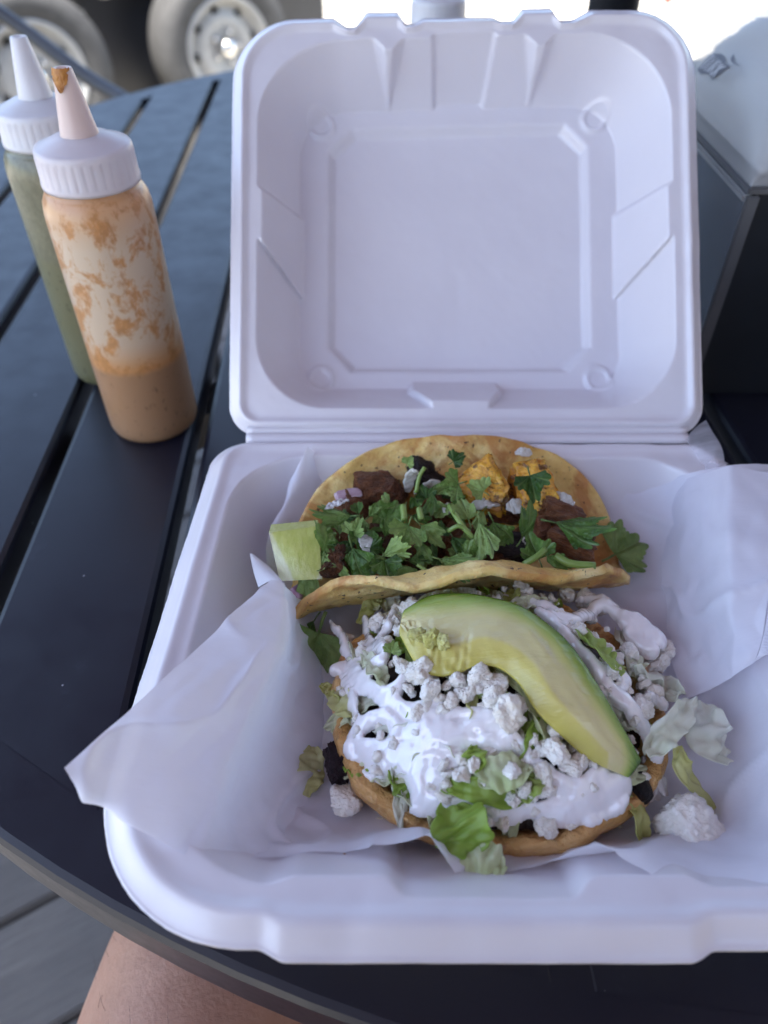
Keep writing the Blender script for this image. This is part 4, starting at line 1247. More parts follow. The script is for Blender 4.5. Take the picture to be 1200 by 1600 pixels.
# ------------------------------------------------------------------ cilantro
def leaf_mesh(name, seed, lobes=3, teeth=3, spread=100, longk=1.0, bend=0.4, cut=None):
    """fan-shaped lobed leaf of unit length, stalk at the origin, pointing along +y"""
    rr = random.Random(seed)
    na, nrg = 61, 9
    v, vein, rad_ = [], [], []
    for j in range(nrg + 1):
        k = j / nrg
        for i in range(na):
            t = i / (na - 1) * 2 - 1
            a = R(spread) * t
            x = (t * 0.5 + 0.5) * lobes
            fx = x - math.floor(x) if x < lobes else 0.999
            lob = (1 - abs(2 * fx - 1) ** 2.4)
            tp = (fx * teeth + 0.5) % 1
            tooth = 1 - abs(2 * tp - 1)
            r = 0.62 + 0.22 * lob + 0.13 * math.sin(math.pi * tooth / 2) ** 0.8
            r *= (0.66 + 0.34 * math.cos(a * 0.9)) * (1 + 0.16 * mnoise.noise((t * 3, seed * 1.3, 0)))
            r *= k
            px, py = r * math.sin(a) * 0.85, r * math.cos(a) * longk + 0.10 * (1 - k)
            if cut is not None: px = min(px, cut + 0.04 * mnoise.noise((py * 5, seed, 0)))
            fold_ = abs(px) * 0.35 * (1 if seed % 2 else -0.5)
            z = bend * (0.7 * px * px - 0.42 * (py - 0.2) ** 2) + fold_ + 0.05 * k * math.sin(x * 2 * math.pi + seed) + 0.08 * mnoise.noise((px * 2.5, py * 2.5, seed))
            v.append((px, py, z))
            vd = min(abs(fx - 0.5), 1)
            sub = abs(((fx - 0.5) * 6) % 1 - 0.5) * 2
            vein.append(max(0.0, 1 - vd * 11 / max(0.25, k * 1.6)) if k > 0.05 else 0.6)
            rad_.append(k)
    f = grid_faces(na, nrg + 1)
    # little stalk
    k0 = len(v)
    tv, tf = tube_data([(0, -0.22, -0.03), (0.01, -0.1, -0.01), (0, 0.12, 0.0)], [0.028, 0.026, 0.02], 6)
    v += tv; f += [tuple(q + k0 for q in g) for g in tf]
    vein += [0.8] * len(tv); rad_ += [0] * len(tv)
    o = mesh(name, v, f, MAT['cilantro'])
    attr(o, 'vein', vein); attr(o, 'rad', rad_)
    me = o.data
    bpy.data.objects.remove(o)
    return me
LEAF = [leaf_mesh('cilantro_leaf', 1, 3, 3, 78, 1.0, 0.6), leaf_mesh('cilantro_leaf', 2, 3, 2, 58, 1.15, 1.2, 0.22), leaf_mesh('cilantro_leaf', 3, 3, 3, 92, 0.95, 0.4),
        leaf_mesh('cilantro_leaf', 4, 3, 3, 46, 1.3, -0.9), leaf_mesh('cilantro_leaf', 5, 3, 4, 70, 1.0, 1.8, 0.3), leaf_mesh('cilantro_leaf', 6, 2, 3, 52, 1.2, 1.0, 0.16),
        leaf_mesh('cilantro_leaf', 7, 1, 5, 50, 1.1, 0.9), leaf_mesh('cilantro_leaf', 8, 1, 7, 64, 1.05, 1.4, 0.35)]
def leaf(p, px, ang_, k, label, group, tilt=0.0, roll=0.0):
    """px = leaf length in photo pixels at the taco; ang_ = direction it points, degrees clockwise from image-up"""
    sz = px * 0.00029 / 1.28
    o = place('cilantro_leaf', LEAF[k % len(LEAF)], p, sz, (0, 0, 0), label, 'cilantro', group)
    m = Matrix.Rotation(R(-ang_), 4, 'Z') @ Matrix.Rotation(R(tilt), 4, 'X') @ Matrix.Rotation(R(roll), 4, 'Y')
    base_tilt = Matrix.Rotation(R(28), 4, 'X')      # the heap faces up towards the diner
    o.rotation_euler = (base_tilt @ m).to_euler()
    # p is the middle of the blade: shift the stalk back
    o.location = Vector(p) - (base_tilt @ m).to_3x3() @ Vector((0, 0.45 * sz, 0))
    return o
GL = 'cilantro leaves heaped on the taco'
big = [
    ((-0.0193,0.2279,0.7899), 62, 265, 3, 'long cilantro leaf pointing left below the white cabbage shred', 0, 10),
    ((-0.0118,0.2183,0.7925), 40, 20, 0, 'bright small cilantro leaf above the left onion bit', 20, -15),
    ((-0.0245,0.2129,0.7908), 58, 5, 5, 'narrow cilantro leaf standing beside the lime wedge', 10, 50),
    ((-0.0115,0.2024,0.7893), 78, 165, 1, 'big arched cilantro leaf at the front left of the taco', 0, 20),
    ((0.0033,0.2298,0.7911), 52, 40, 2, 'broad dark cilantro leaf left of the onion slices', 10, 0),
    ((0.0085,0.2126,0.7937), 62, 200, 0, 'broad grey green cilantro leaf in the middle of the heap', 0, -10),
    ((0.0181,0.2154,0.7931), 55, 140, 1, 'olive cilantro leaf overlapping the broad middle leaf', 5, 25),
    ((0.0031,0.2041,0.7936), 52, 70, 3, 'light green cilantro leaf arching over the front heap', 25, 20),
    ((0.0010,0.1979,0.7897), 48, 170, 2, 'frilly cilantro leaf touching the front tortilla rim', 0, 0),
    ((0.0103,0.1980,0.7887), 56, 285, 5, 'smooth cilantro leaf lying along the front tortilla rim', 0, 10),
    ((0.0289,0.2412,0.7957), 56, 250, 0, 'pale cilantro leaf left of the left pineapple wedge', 10, -20),
    ((0.0171,0.2385,0.7943), 36, 330, 2, 'small cilantro leaf at the foot of the onion slices', 20, 0),
    ((-0.0032,0.2103,0.7884), 34, 100, 4, 'small curled cilantro leaf behind the left onion bit', 0, 0),
    ((0.0149,0.2090,0.7883), 56, 185, 1, 'dark cilantro leaf hanging below the middle leaf', -10, 30),
    ((0.0279,0.2001,0.7910), 60, 110, 3, 'blue green cilantro leaf pointing right at the front rim', 5, 15),
    ((-0.0044,0.2282,0.7919), 36, 60, 5, 'folded bright cilantro leaf near the dark meat', 30, 40),
    ((0.0335,0.2567,0.7988), 34, 60, 2, 'dark cilantro leaf on top of the left pineapple wedge', 15, 0),
    ((0.0405,0.2395,0.7965), 42, 300, 2, 'frilly cilantro leaf on the front of the left pineapple', 10, 0),
    ((0.0637,0.2361,0.8010), 58, 170, 0, 'upright oval cilantro leaf on the right pineapple wedge', 0, 10),
    ((0.0349,0.2275,0.7948), 56, 345, 4, 'fresh cilantro leaf below the left pineapple wedge', 10, 0),
    ((0.0400,0.2117,0.7946), 74, 175, 3, 'slender toothed cilantro leaf hanging down right of centre', 0, 40),
    ((0.0476,0.2163,0.7923), 64, 160, 1, 'dark smooth cilantro leaf beside the slender one', 0, -20),
    ((0.0601,0.2170,0.7953), 66, 30, 1, 'pale curled cilantro leaf right of centre', 20, 40),
    ((0.0783,0.2184,0.7935), 84, 108, 3, 'long dark cilantro leaf pointing at the right rim', 5, -10),
    ((0.0618,0.2070,0.7920), 56, 340, 0, 'bright cilantro leaf in front of the large meat chunk', 10, 0),
    ((0.0690,0.2016,0.7902), 48, 130, 5, 'bright cilantro leaf right of the front charred meat', 0, 20),
    ((0.0372,0.2055,0.7898), 46, 80, 2, 'toothed cilantro leaf near the front charred meat', 0, 0),
    ((0.0115,0.2551,0.7986), 24, 40, 2, 'tiny cilantro leaf high on the back of the taco', 30, 0),
]
for p, px_, an, k, lb, tl, ro in big:
    leaf(p, px_, an, k, lb, GL, tl, ro)
o = leaf((0.1141,0.2378,0.7600), 98, 62, 2, 'large dark cilantro leaf sticking out behind the right end of the taco', None, -10, 0)
o = leaf((-0.0332,0.2063,0.7740), 84, 205, 1, 'dark cilantro leaf hanging below the lime wedge', None, -25, 20)
o = leaf((-0.0303,0.1829,0.7530), 128, 200, 2, 'large dark cilantro leaf lying on the paper left of the tostada', None, -28, 0)
o = leaf((-0.0322,0.1915,0.7580), 66, 215, 3, 'narrow cilantro leaf below the left tip of the taco', None, -30, 30)
o = leaf((0.0033,0.1600,0.7895), 26, 20, 2, 'tiny cilantro leaf poking out of the crema beside the avocado', None, 0, 0)
rr = random.Random(5)
poly = [(505, 830), (560, 795), (640, 775), (700, 770), (760, 800), (770, 850), (740, 880), (640, 895), (560, 905), (510, 885)]
fill = [(0.0196,0.2065,0.7867), (-0.0248,0.2182,0.7899), (0.0086,0.2300,0.7905), (0.0141,0.2159,0.7864), (-0.0058,0.2007,0.7833), (0.0317,0.2332,0.7924), (0.0204,0.2349,0.7927), (-0.0114,0.2317,0.7908), (-0.0113,0.1991,0.7840), (0.0412,0.2269,0.7908), (0.0003,0.2336,0.7917), (-0.0043,0.2148,0.7860), (-0.0014,0.2316,0.7855), (0.0351,0.2197,0.7876), (0.0280,0.2449,0.7873), (-0.0120,0.2084,0.7839), (0.0125,0.2063,0.7854), (-0.0186,0.2077,0.7851), (0.0147,0.2279,0.7891), (0.0076,0.2212,0.7895), (-0.0190,0.2197,0.7903), (-0.0047,0.2231,0.7857), (0.0003,0.2032,0.7880), (0.0315,0.2114,0.7842), (0.0223,0.2168,0.7851), (0.0383,0.2089,0.7872), (0.0437,0.2175,0.7902), (0.0236,0.2234,0.7873), (0.0061,0.2105,0.7879), (0.0014,0.2205,0.7894), (0.0316,0.2307,0.7867), (-0.0154,0.2147,0.7869), (0.0126,0.2349,0.7923), (-0.0095,0.2292,0.7842), (0.0085,0.2037,0.7815), (0.0298,0.2142,0.7890), (0.0245,0.2031,0.7849), (-0.0053,0.2085,0.7846), (0.0259,0.2318,0.7907), (-0.0227,0.2151,0.7857), (-0.0154,0.2305,0.7853), (-0.0239,0.2054,0.7836), (-0.0094,0.2153,0.7882), (0.0026,0.1996,0.7850), (-0.0163,0.2007,0.7841), (0.0383,0.2389,0.7855)]
for p in fill:
    leaf(p, rr.uniform(26, 48), rr.uniform(0, 360), rr.randrange(8), 'small chopped cilantro leaf packed between the larger leaves on the taco', 'small cilantro leaves in the taco heap', rr.uniform(-15, 35), rr.uniform(-40, 40))
stems = [
    ([(0.0140,0.2385,0.7943), (0.0154,0.2428,0.7999), (0.0178,0.2453,0.8033)], .0009, 'thin cilantro stem standing before the onion slices'),
    ([(0.0280,0.2296,0.7951), (0.0300,0.2214,0.7970), (0.0334,0.2156,0.7952), (0.0375,0.2130,0.7918)], .0012, 'bright forked cilantro stem in the middle of the heap'),
    ([(0.0267,0.2161,0.7932), (0.0305,0.2161,0.7962), (0.0334,0.2156,0.7952)], .0010, 'short side stem of the bright forked sprig'),
    ([(0.0562,0.1995,0.7909), (0.0611,0.2008,0.7941), (0.0652,0.2045,0.7946)], .0013, 'bright cilantro stem in front of the large meat chunk'),
    ([(0.0697,0.2039,0.7915), (0.0749,0.2001,0.7910), (0.0850,0.1989,0.7908)], .0016, 'thick pale cilantro stem lying on the right front rim'),
    ([(0.0520,0.2017,0.7892), (0.0550,0.1999,0.7890), (0.0574,0.1990,0.7889)], .0014, 'short chopped cilantro stem on the front rim'),
    ([(0.0082,0.2296,0.7951), (0.0086,0.2221,0.7941)], .0014, 'short upright cilantro stem left of the broad leaf'),
    ([(0.0150,0.2279,0.7949), (0.0157,0.2221,0.7941)], .0014, 'short upright cilantro stem beside the olive leaf'),
    ([(0.0134,0.1995,0.7909), (0.0185,0.1960,0.7895)], .0008, 'thin cilantro stem at the front rim of the heap'),
]
for pts, r_, lb in stems:
    c = Vector(pts[0])
    v, f = tube_data([Vector(p) - c for p in spline(pts, 10)], r_, 8)
    o = mesh('chopped_cilantro', v, f, MAT['stem'], None, True, c)
    tag(o, lb, 'cilantro', 'cilantro stems in the taco')

# ------------------------------------------------------------------ tostada
MX, MY, MRX, MRY = 0.043, 0.153, 0.062, 0.054
def mound(x, y):
    r = math.hypot((x - MX) / MRX, (y - MY) / MRY)
    return 0.020 + 0.030 * max(0.0, 1 - r * r) ** 0.6
# thick fried masa shell with a pinched, cracked edge
na = 220
prof = [(0.0, 0.0), (0.80, 0.0), (0.93, 0.001), (1.02, 0.004), (1.075, 0.0100), (1.08, 0.0145), (1.045, 0.0175), (0.97, 0.0165), (0.90, 0.012), (0.82, 0.009), (0.4, 0.0085), (0.0, 0.0085)]
prof = spline([(r, z, 0) for r, z in prof], 56)
v = []
for r, z, _ in prof:
    for i in range(na):
        a = 2 * math.pi * i / na
        ca, sa = math.cos(a), math.sin(a)
        w = 1 + 0.055 * mnoise.noise((1.6 * ca, 1.6 * sa, 7)) + 0.020 * mnoise.noise((6 * ca, 6 * sa, 2))
        crack = 0.02 * max(0, mnoise.noise((14 * ca, 14 * sa, z * 30)) - 0.25) * (r > 0.95)
        h = 1 + (0.22 * mnoise.noise((3 * ca, 3 * sa, 11)) + 0.10 * mnoise.noise((11 * ca, 11 * sa, 4))) * (r > 0.9)
        k = max(r, 0.001) * (w - crack) * 0.945
        v.append((MRX * k * ca, MRY * k * sa, z * h + 0.0012 * mnoise.noise((30 * ca, 30 * sa, z * 300)) + 0.0006 * mnoise.noise((80 * ca, 80 * sa, z * 600))))
tost = mesh('tostada_shell', v, grid_faces(na, len(prof), True), MAT['masa'], None, True, (MX, MY - 0.002, FLOOR + 0.0015))
tag(tost, 'thick golden fried masa shell under the toppings in front of the taco', 'tostada')
# dark bean and meat filling, a lumpy mound
nb_, nr_ = 120, 40
v = []
for j in range(nr_):
    for i in range(nb_):
        a = 2 * math.pi * i / nb_
        r = j / (nr_ - 1) * 0.99
        x, y = MX + MRX * r * math.cos(a), MY + MRY * r * math.sin(a)
        z = mound(x, y) - 0.010 + 0.003 * mnoise.noise((x * 120, y * 120, 0)) + 0.002 * mnoise.noise((x * 320, y * 320, 3))
        v.append((x - MX, y - MY, z))
fil = mesh('bean_filling', v, grid_faces(nb_, nr_, True), MAT['beans'], None, True, (MX, MY, TOP))
tag(fil, 'dark bean and meat filling mounded on the fried masa shell', 'filling')

# lettuce shreds bedded on the mound: visible bigger ones first
lett = [
    ([(-0.0097,0.2004,0.7620), (-0.0028,0.2030,0.7640), (0.0069,0.2051,0.7640)], .012, 'lettuce', 'pale lettuce shreds under the front rim of the taco'),
    ([(-0.0107,0.1903,0.7640), (-0.0054,0.1989,0.7660), (0.0000,0.2040,0.7640)], .007, 'lettuce_yellow', 'yellowish lettuce shred at the upper left of the toppings'),
    ([(-0.0212,0.1599,0.7630), (-0.0155,0.1488,0.7718), (-0.0112,0.1414,0.7731)], .010, 'lettuce_yellow', 'frilly yellow green lettuce at the left edge of the toppings'),
    ([(-0.0248,0.1594,0.7660), (-0.0197,0.1566,0.7660), (-0.0162,0.1501,0.7718)], .005, 'lettuce_yellow', 'small crinkled lettuce tip at the far left of the toppings'),
    ([(-0.0078,0.1644,0.7801), (-0.0035,0.1531,0.7863), (0.0011,0.1462,0.7845)], .007, 'lettuce', 'lettuce rib showing through the crema at the left'),
    ([(-0.0142,0.1275,0.7640), (-0.0090,0.1248,0.7661), (-0.0045,0.1223,0.7691)], .008, 'lettuce_green', 'green lettuce piece by the dark burnt crust'),
    ([(0.0022,0.1211,0.7720), (0.0056,0.1163,0.7725), (0.0078,0.1133,0.7692)], .008, 'lettuce_green', 'olive lettuce piece below the big crema pool'),
    ([(0.0291,0.1218,0.7884), (0.0297,0.1177,0.7874), (0.0285,0.1152,0.7837)], .008, 'lettuce_green', 'bright green lettuce square right of the crema pool'),
    ([(0.0190,0.1121,0.7779), (0.0271,0.1106,0.7811), (0.0396,0.1087,0.7792), (0.0481,0.1098,0.7791)], .008, 'lettuce_green', 'long green lettuce shred in the lower opening of the crema'),
    ([(0.0302,0.1123,0.7830), (0.0393,0.1136,0.7869), (0.0479,0.1152,0.7859)], .012, 'lettuce', 'wide pale lettuce rib in the lower opening of the crema'),
    ([(0.0418,0.1097,0.7792), (0.0474,0.1110,0.7820), (0.0503,0.1152,0.7837)], .009, 'lettuce_green', 'curled green lettuce at the right of the lower opening'),
    ([(0.0726,0.1672,0.7903), (0.0760,0.1585,0.7944), (0.0808,0.1528,0.7927), (0.0866,0.1514,0.7859)], .010, 'lettuce_green', 'bright green rolled lettuce right of the avocado'),
    ([(0.0972,0.1870,0.7640), (0.0949,0.1634,0.7774), (0.0980,0.1573,0.7737)], .009, 'lettuce', 'lettuce under the upper right crema clump'),
    ([(0.0911,0.1552,0.7852), (0.1066,0.1594,0.7660), (0.1101,0.1489,0.7760)], .011, 'lettuce_white', 'large translucent lettuce leaf on the right side of the toppings'),
    ([(0.0888,0.1228,0.7800), (0.0992,0.1319,0.7830), (0.1118,0.1451,0.7800)], .010, 'lettuce_white', 'pale lettuce rib standing up at the right edge'),
    ([(0.1166,0.1491,0.7700), (0.1167,0.1343,0.7730), (0.1231,0.1289,0.7660)], .017, 'lettuce_white', 'wide pale lettuce leaf with a green dot lying at the far right'),
    ([(0.1024,0.1285,0.7760), (0.1022,0.1212,0.7740), (0.1118,0.1167,0.7620), (0.1208,0.1086,0.7520)], .0075, 'lettuce_yellow', 'yellow lettuce ribbon trailing onto the paper at the right'),
    ([(0.0790,0.1104,0.7673), (0.0859,0.1141,0.7650), (0.0869,0.1058,0.7640), (0.0890,0.1005,0.7560)], .009, 'lettuce_yellow', 'yellow lettuce tip hanging over the right front shell edge'),
    ([(-0.0268,0.1404,0.7540), (-0.0273,0.1306,0.7530), (-0.0284,0.1213,0.7520)], .011, 'lettuce_yellow', 'flat yellow lettuce piece on the paper left of the shell'),
    ([(0.0155,0.1101,0.7700), (0.0176,0.1062,0.7670), (0.0194,0.1034,0.7620)], .007, 'lettuce', 'pale lettuce stub above the paper peak'),
    ([(0.0208,0.1065,0.7780), (0.0245,0.0980,0.7800), (0.0277,0.0919,0.7740)], .019, 'lettuce_green', 'bright lime green lettuce leaf hanging over the front shell edge'),
    ([(0.0233,0.0944,0.7740), (0.0310,0.0905,0.7740), (0.0371,0.0865,0.7740)], .013, 'lettuce', 'translucent lettuce piece below the bright green one'),
    ([(0.0931,0.1006,0.7530), (0.1056,0.0984,0.7530), (0.1232,0.0991,0.7530)], .006, 'lettuce_yellow', 'thin yellowish onion strip lying on the paper at the right'),
    ([(0.0392,0.1480,0.7938), (0.0484,0.1408,0.7929), (0.0535,0.1272,0.7891), (0.0637,0.1182,0.7822)], .006, 'lettuce', 'pale shred tucked along the inner edge of the avocado'),
]
for i, (pts, w, m_, lb) in enumerate(lett):
    o = strip('lettuce_shred', pts, w, MAT[m_], i + 1, 0.55, ripple=0.0024 if m_ == 'lettuce_white' else 0.0014)
    tag(o, lb, 'lettuce', 'lettuce on the tostada')
rr = random.Random(21)
for k in range(95):
    a, r = rr.uniform(0, 6.283), math.sqrt(rr.uniform(0, 0.92))
    x, y = MX + MRX * r * math.cos(a), MY + MRY * r * math.sin(a)
    d = rr.uniform(0, 6.283); ln = rr.uniform(0.007, 0.014)
    pts = []
    for q in (-1, 0, 1):
        xx, yy = x + q * ln * math.cos(d), y + q * ln * math.sin(d)
        pts.append((xx, yy, TOP + mound(xx, yy) - 0.001 + rr.uniform(-0.001, 0.0045)))
    o = strip('lettuce_shred', pts, rr.uniform(0.004, 0.008), MAT[rr.choice(['lettuce', 'lettuce_white', 'lettuce', 'lettuce_yellow', 'lettuce_green'])], 60 + k, 0.7, ripple=0.0014)
    tag(o, 'short chopped lettuce shred bedded under the crema and cheese', 'lettuce', 'chopped lettuce bedded on the tostada')

# cheese crumbs
CH = [lump_mesh('cheese_crumb', 80 + k, 5, 0.50, 0.40, 0.17, 6.0, MAT['cheese']) for k in range(6)]
GC = 'cheese crumbs on the tostada'
big = [
    ((0.0124,0.1473,0.7921), .0085, 'large cheese lump left of the avocado hollow'),
    ((0.0073,0.1509,0.7895), .0055, 'cheese lump beside the lettuce rib at the left'),
    ((0.0159,0.1410,0.7914), .0070, 'cheese lump below the mashed avocado corner'),
    ((0.0254,0.1435,0.7939), .0060, 'cheese crumb at the tip of the mashed avocado'),
    ((0.0326,0.1439,0.7960), .0075, 'rough cheese lump under the inner curve of the avocado'),
    ((0.0385,0.1418,0.7941), .0060, 'cheese crumb right of the rough lump'),
    ((0.0280,0.1385,0.7926), .0055, 'cheese crumb below the rough lump'),
    ((0.0415,0.1300,0.7956), .0085, 'big rounded cheese chunk resting on the crema'),
    ((0.0372,0.1359,0.7940), .0050, 'cheese crumb above the big rounded chunk'),
    ((0.0563,0.1199,0.7876), .0070, 'craggy cheese crumb by the lower avocado edge'),
    ((0.0617,0.1164,0.7836), .0055, 'cheese crumb near the lower avocado tip'),
    ((0.0523,0.1149,0.7843), .0050, 'cheese crumb left of the lower avocado tip'),
    ((0.0577,0.1270,0.7895), .0050, 'cheese crumb against the middle of the avocado'),
    ((0.0693,0.1194,0.7821), .0045, 'small cheese crumb under the avocado tip'),
    ((0.0413,0.1136,0.7870), .0052, 'smooth cheese shard in the lower opening of the crema'),
    ((0.0792,0.2058,0.7640), .0075, 'cheese lump at the top right of the toppings'),
    ((0.0872,0.2040,0.7640), .0070, 'cheese lump near the shell edge at the top right'),
    ((0.0939,0.2011,0.7620), .0060, 'cheese crumb at the upper right shell edge'),
    ((0.0726,0.1672,0.7903), .0055, 'cheese crumb between the avocado and the rolled lettuce'),
    ((0.0805,0.1492,0.7907), .0050, 'cheese crumb on the rolled green lettuce'),
    ((0.0947,0.1668,0.7767), .0060, 'cheese lump under the upper right crema clump'),
    ((0.1064,0.1703,0.7630), .0055, 'cheese crumb on the right side of the toppings'),
    ((0.1003,0.1512,0.7724), .0060, 'cheese crumb inside the right lettuce leaf'),
    ((0.0910,0.1400,0.7798), .0055, 'cheese crumb right of the lower crema stripe'),
    ((0.1095,0.1800,0.7660), .0070, 'cheese lump at the outer end of the upper right crema clump'),
    ((0.1145,0.1766,0.7650), .0062, 'cheese crumb at the far right below the upper crema clump'),
    ((0.1105,0.1720,0.7640), .0060, 'cheese crumb just above the right lettuce leaf'),
    ((0.0572,0.1936,0.7809), .0050, 'cheese crumb under the taco rim above the avocado'),
    ((0.0102,0.1862,0.7798), .0055, 'cheese crumb between the taco rim and the avocado'),
    ((-0.0026,0.1827,0.7739), .0050, 'cheese crumb at the upper left of the toppings'),
    ((-0.0145,0.1828,0.7630), .0040, 'cheese crumb on the upper left crema spike'),
    ((0.0292,0.1161,0.7864), .0036, 'small cheese flake on the green lettuce square'),
    ((0.0457,0.1099,0.7812), .0044, 'cheese crumb on the curled green lettuce'),
    ((0.0522,0.1112,0.7807), .0055, 'cheese crumb at the right of the lower opening'),
    ((0.0255,0.1142,0.7834), .0040, 'cheese flake at the edge of the crema pool'),
    ((0.0526,0.1044,0.7712), .0050, 'cheese crumb below the crema at the front edge'),
    ((0.0615,0.1047,0.7690), .0045, 'cheese crumb at the front right of the filling'),
    ((0.0389,0.1042,0.7717), .0050, 'cheese crumb at the front edge of the filling'),
    ((-0.0134,0.1174,0.7570), .0085, 'large pinkish cheese lump on the paper left of the shell'),
    ((0.0000,0.1116,0.7530), .0050, 'cheese crumb on the paper in front of the shell'),
    ((0.0422,0.0992,0.7560), .0055, 'left cheese crumb in front of the shell at the paper edge'),
    ((0.0508,0.0997,0.7570), .0062, 'middle cheese crumb in front of the shell at the paper edge'),
    ((0.0602,0.1005,0.7570), .0050, 'right cheese crumb in front of the shell at the paper edge'),
    ((0.0859,0.1026,0.7550), .0050, 'cheese crumb on the paper at the right front of the shell'),
]
rr = random.Random(77)
for k, (p, sz, lb) in enumerate(big):
    s3 = tuple(sz * 0.54 * rr.uniform(0.75, 1.25) for _ in range(3))
    place('cheese_crumb', CH[k % 6], p, s3, (rr.uniform(0, 6), rr.uniform(0, 6), rr.uniform(0, 6)), lb, 'cheese', GC)
me = lump_mesh('cheese_chunk', 97, 5, 0.75, 0.20, 0.17, 6.0, MAT['cheese'])
place('cheese_chunk', me, (0.1029,0.1066,0.7610), (.0092, .0094, .0090), (.2, .3, .5), 'big square white cheese chunk on the paper right of the shell', 'cheese')
for k in range(110):
    p0 = big[rr.randrange(len(big) - 7)][0]
    x, y = p0[0] + rr.gauss(0, 0.0045), p0[1] + rr.gauss(0, 0.0045)
    if math.hypot((x - MX) / MRX, (y - MY) / MRY) > 0.98: continue
    place('cheese_crumb', CH[k % 6], (x, y, TOP + mound(x, y) + rr.uniform(0.002, 0.0058)), tuple(rr.uniform(0.0012, 0.0028) for _ in range(3)), (rr.uniform(0, 6), rr.uniform(0, 6), rr.uniform(0, 6)), 'small broken cheese crumb clustered round the larger lumps on the toppings', 'cheese', 'small cheese crumbs on the tostada')
SM = [lump_mesh('cheese_bit', 120 + k, 3, 0.3, 0.45, 0.4, 2.5, MAT['cheese']) for k in range(4)]
for k in range(150):
    a, r = rr.uniform(0, 6.283), math.sqrt(rr.uniform(0, 0.95))
    x, y = MX + MRX * r * math.cos(a), MY + MRY * r * math.sin(a)
    place('cheese_bit', SM[k % 4], (x, y, TOP + mound(x, y) + rr.uniform(0.001, 0.0042)), rr.uniform(0.0009, 0.0022), (rr.uniform(0, 6), rr.uniform(0, 6), 0), 'tiny white cheese bit scattered over the lettuce and crema', 'cheese', 'tiny cheese bits on the tostada')
place('burnt_crust', lump_mesh('burnt_crust', 131, 4, 0.7, 0.25, 0.25, 4, MAT['purple']), (-0.0164,0.1308,0.7600), (.0052, .0075, .006), (.1, .1, .2), 'dark purple burnt crust at the left edge of the shell', 'crust')
place('dark_bean', lump_mesh('dark_bean', 133, 3, 0.5, 0.2, 0.1, 3, MAT['char']), (0.0894,0.1192,0.7649), (.0040, .0060, .004), (.1, .1, .2), 'black filling lump right of the avocado tip', 'filling')
place('onion_bit', ONI[1], (0.0958,0.1232,0.7630), (.0040, .0075, .0026), (.3, .3, .2), 'grey onion piece right of the black filling lump', 'onion')

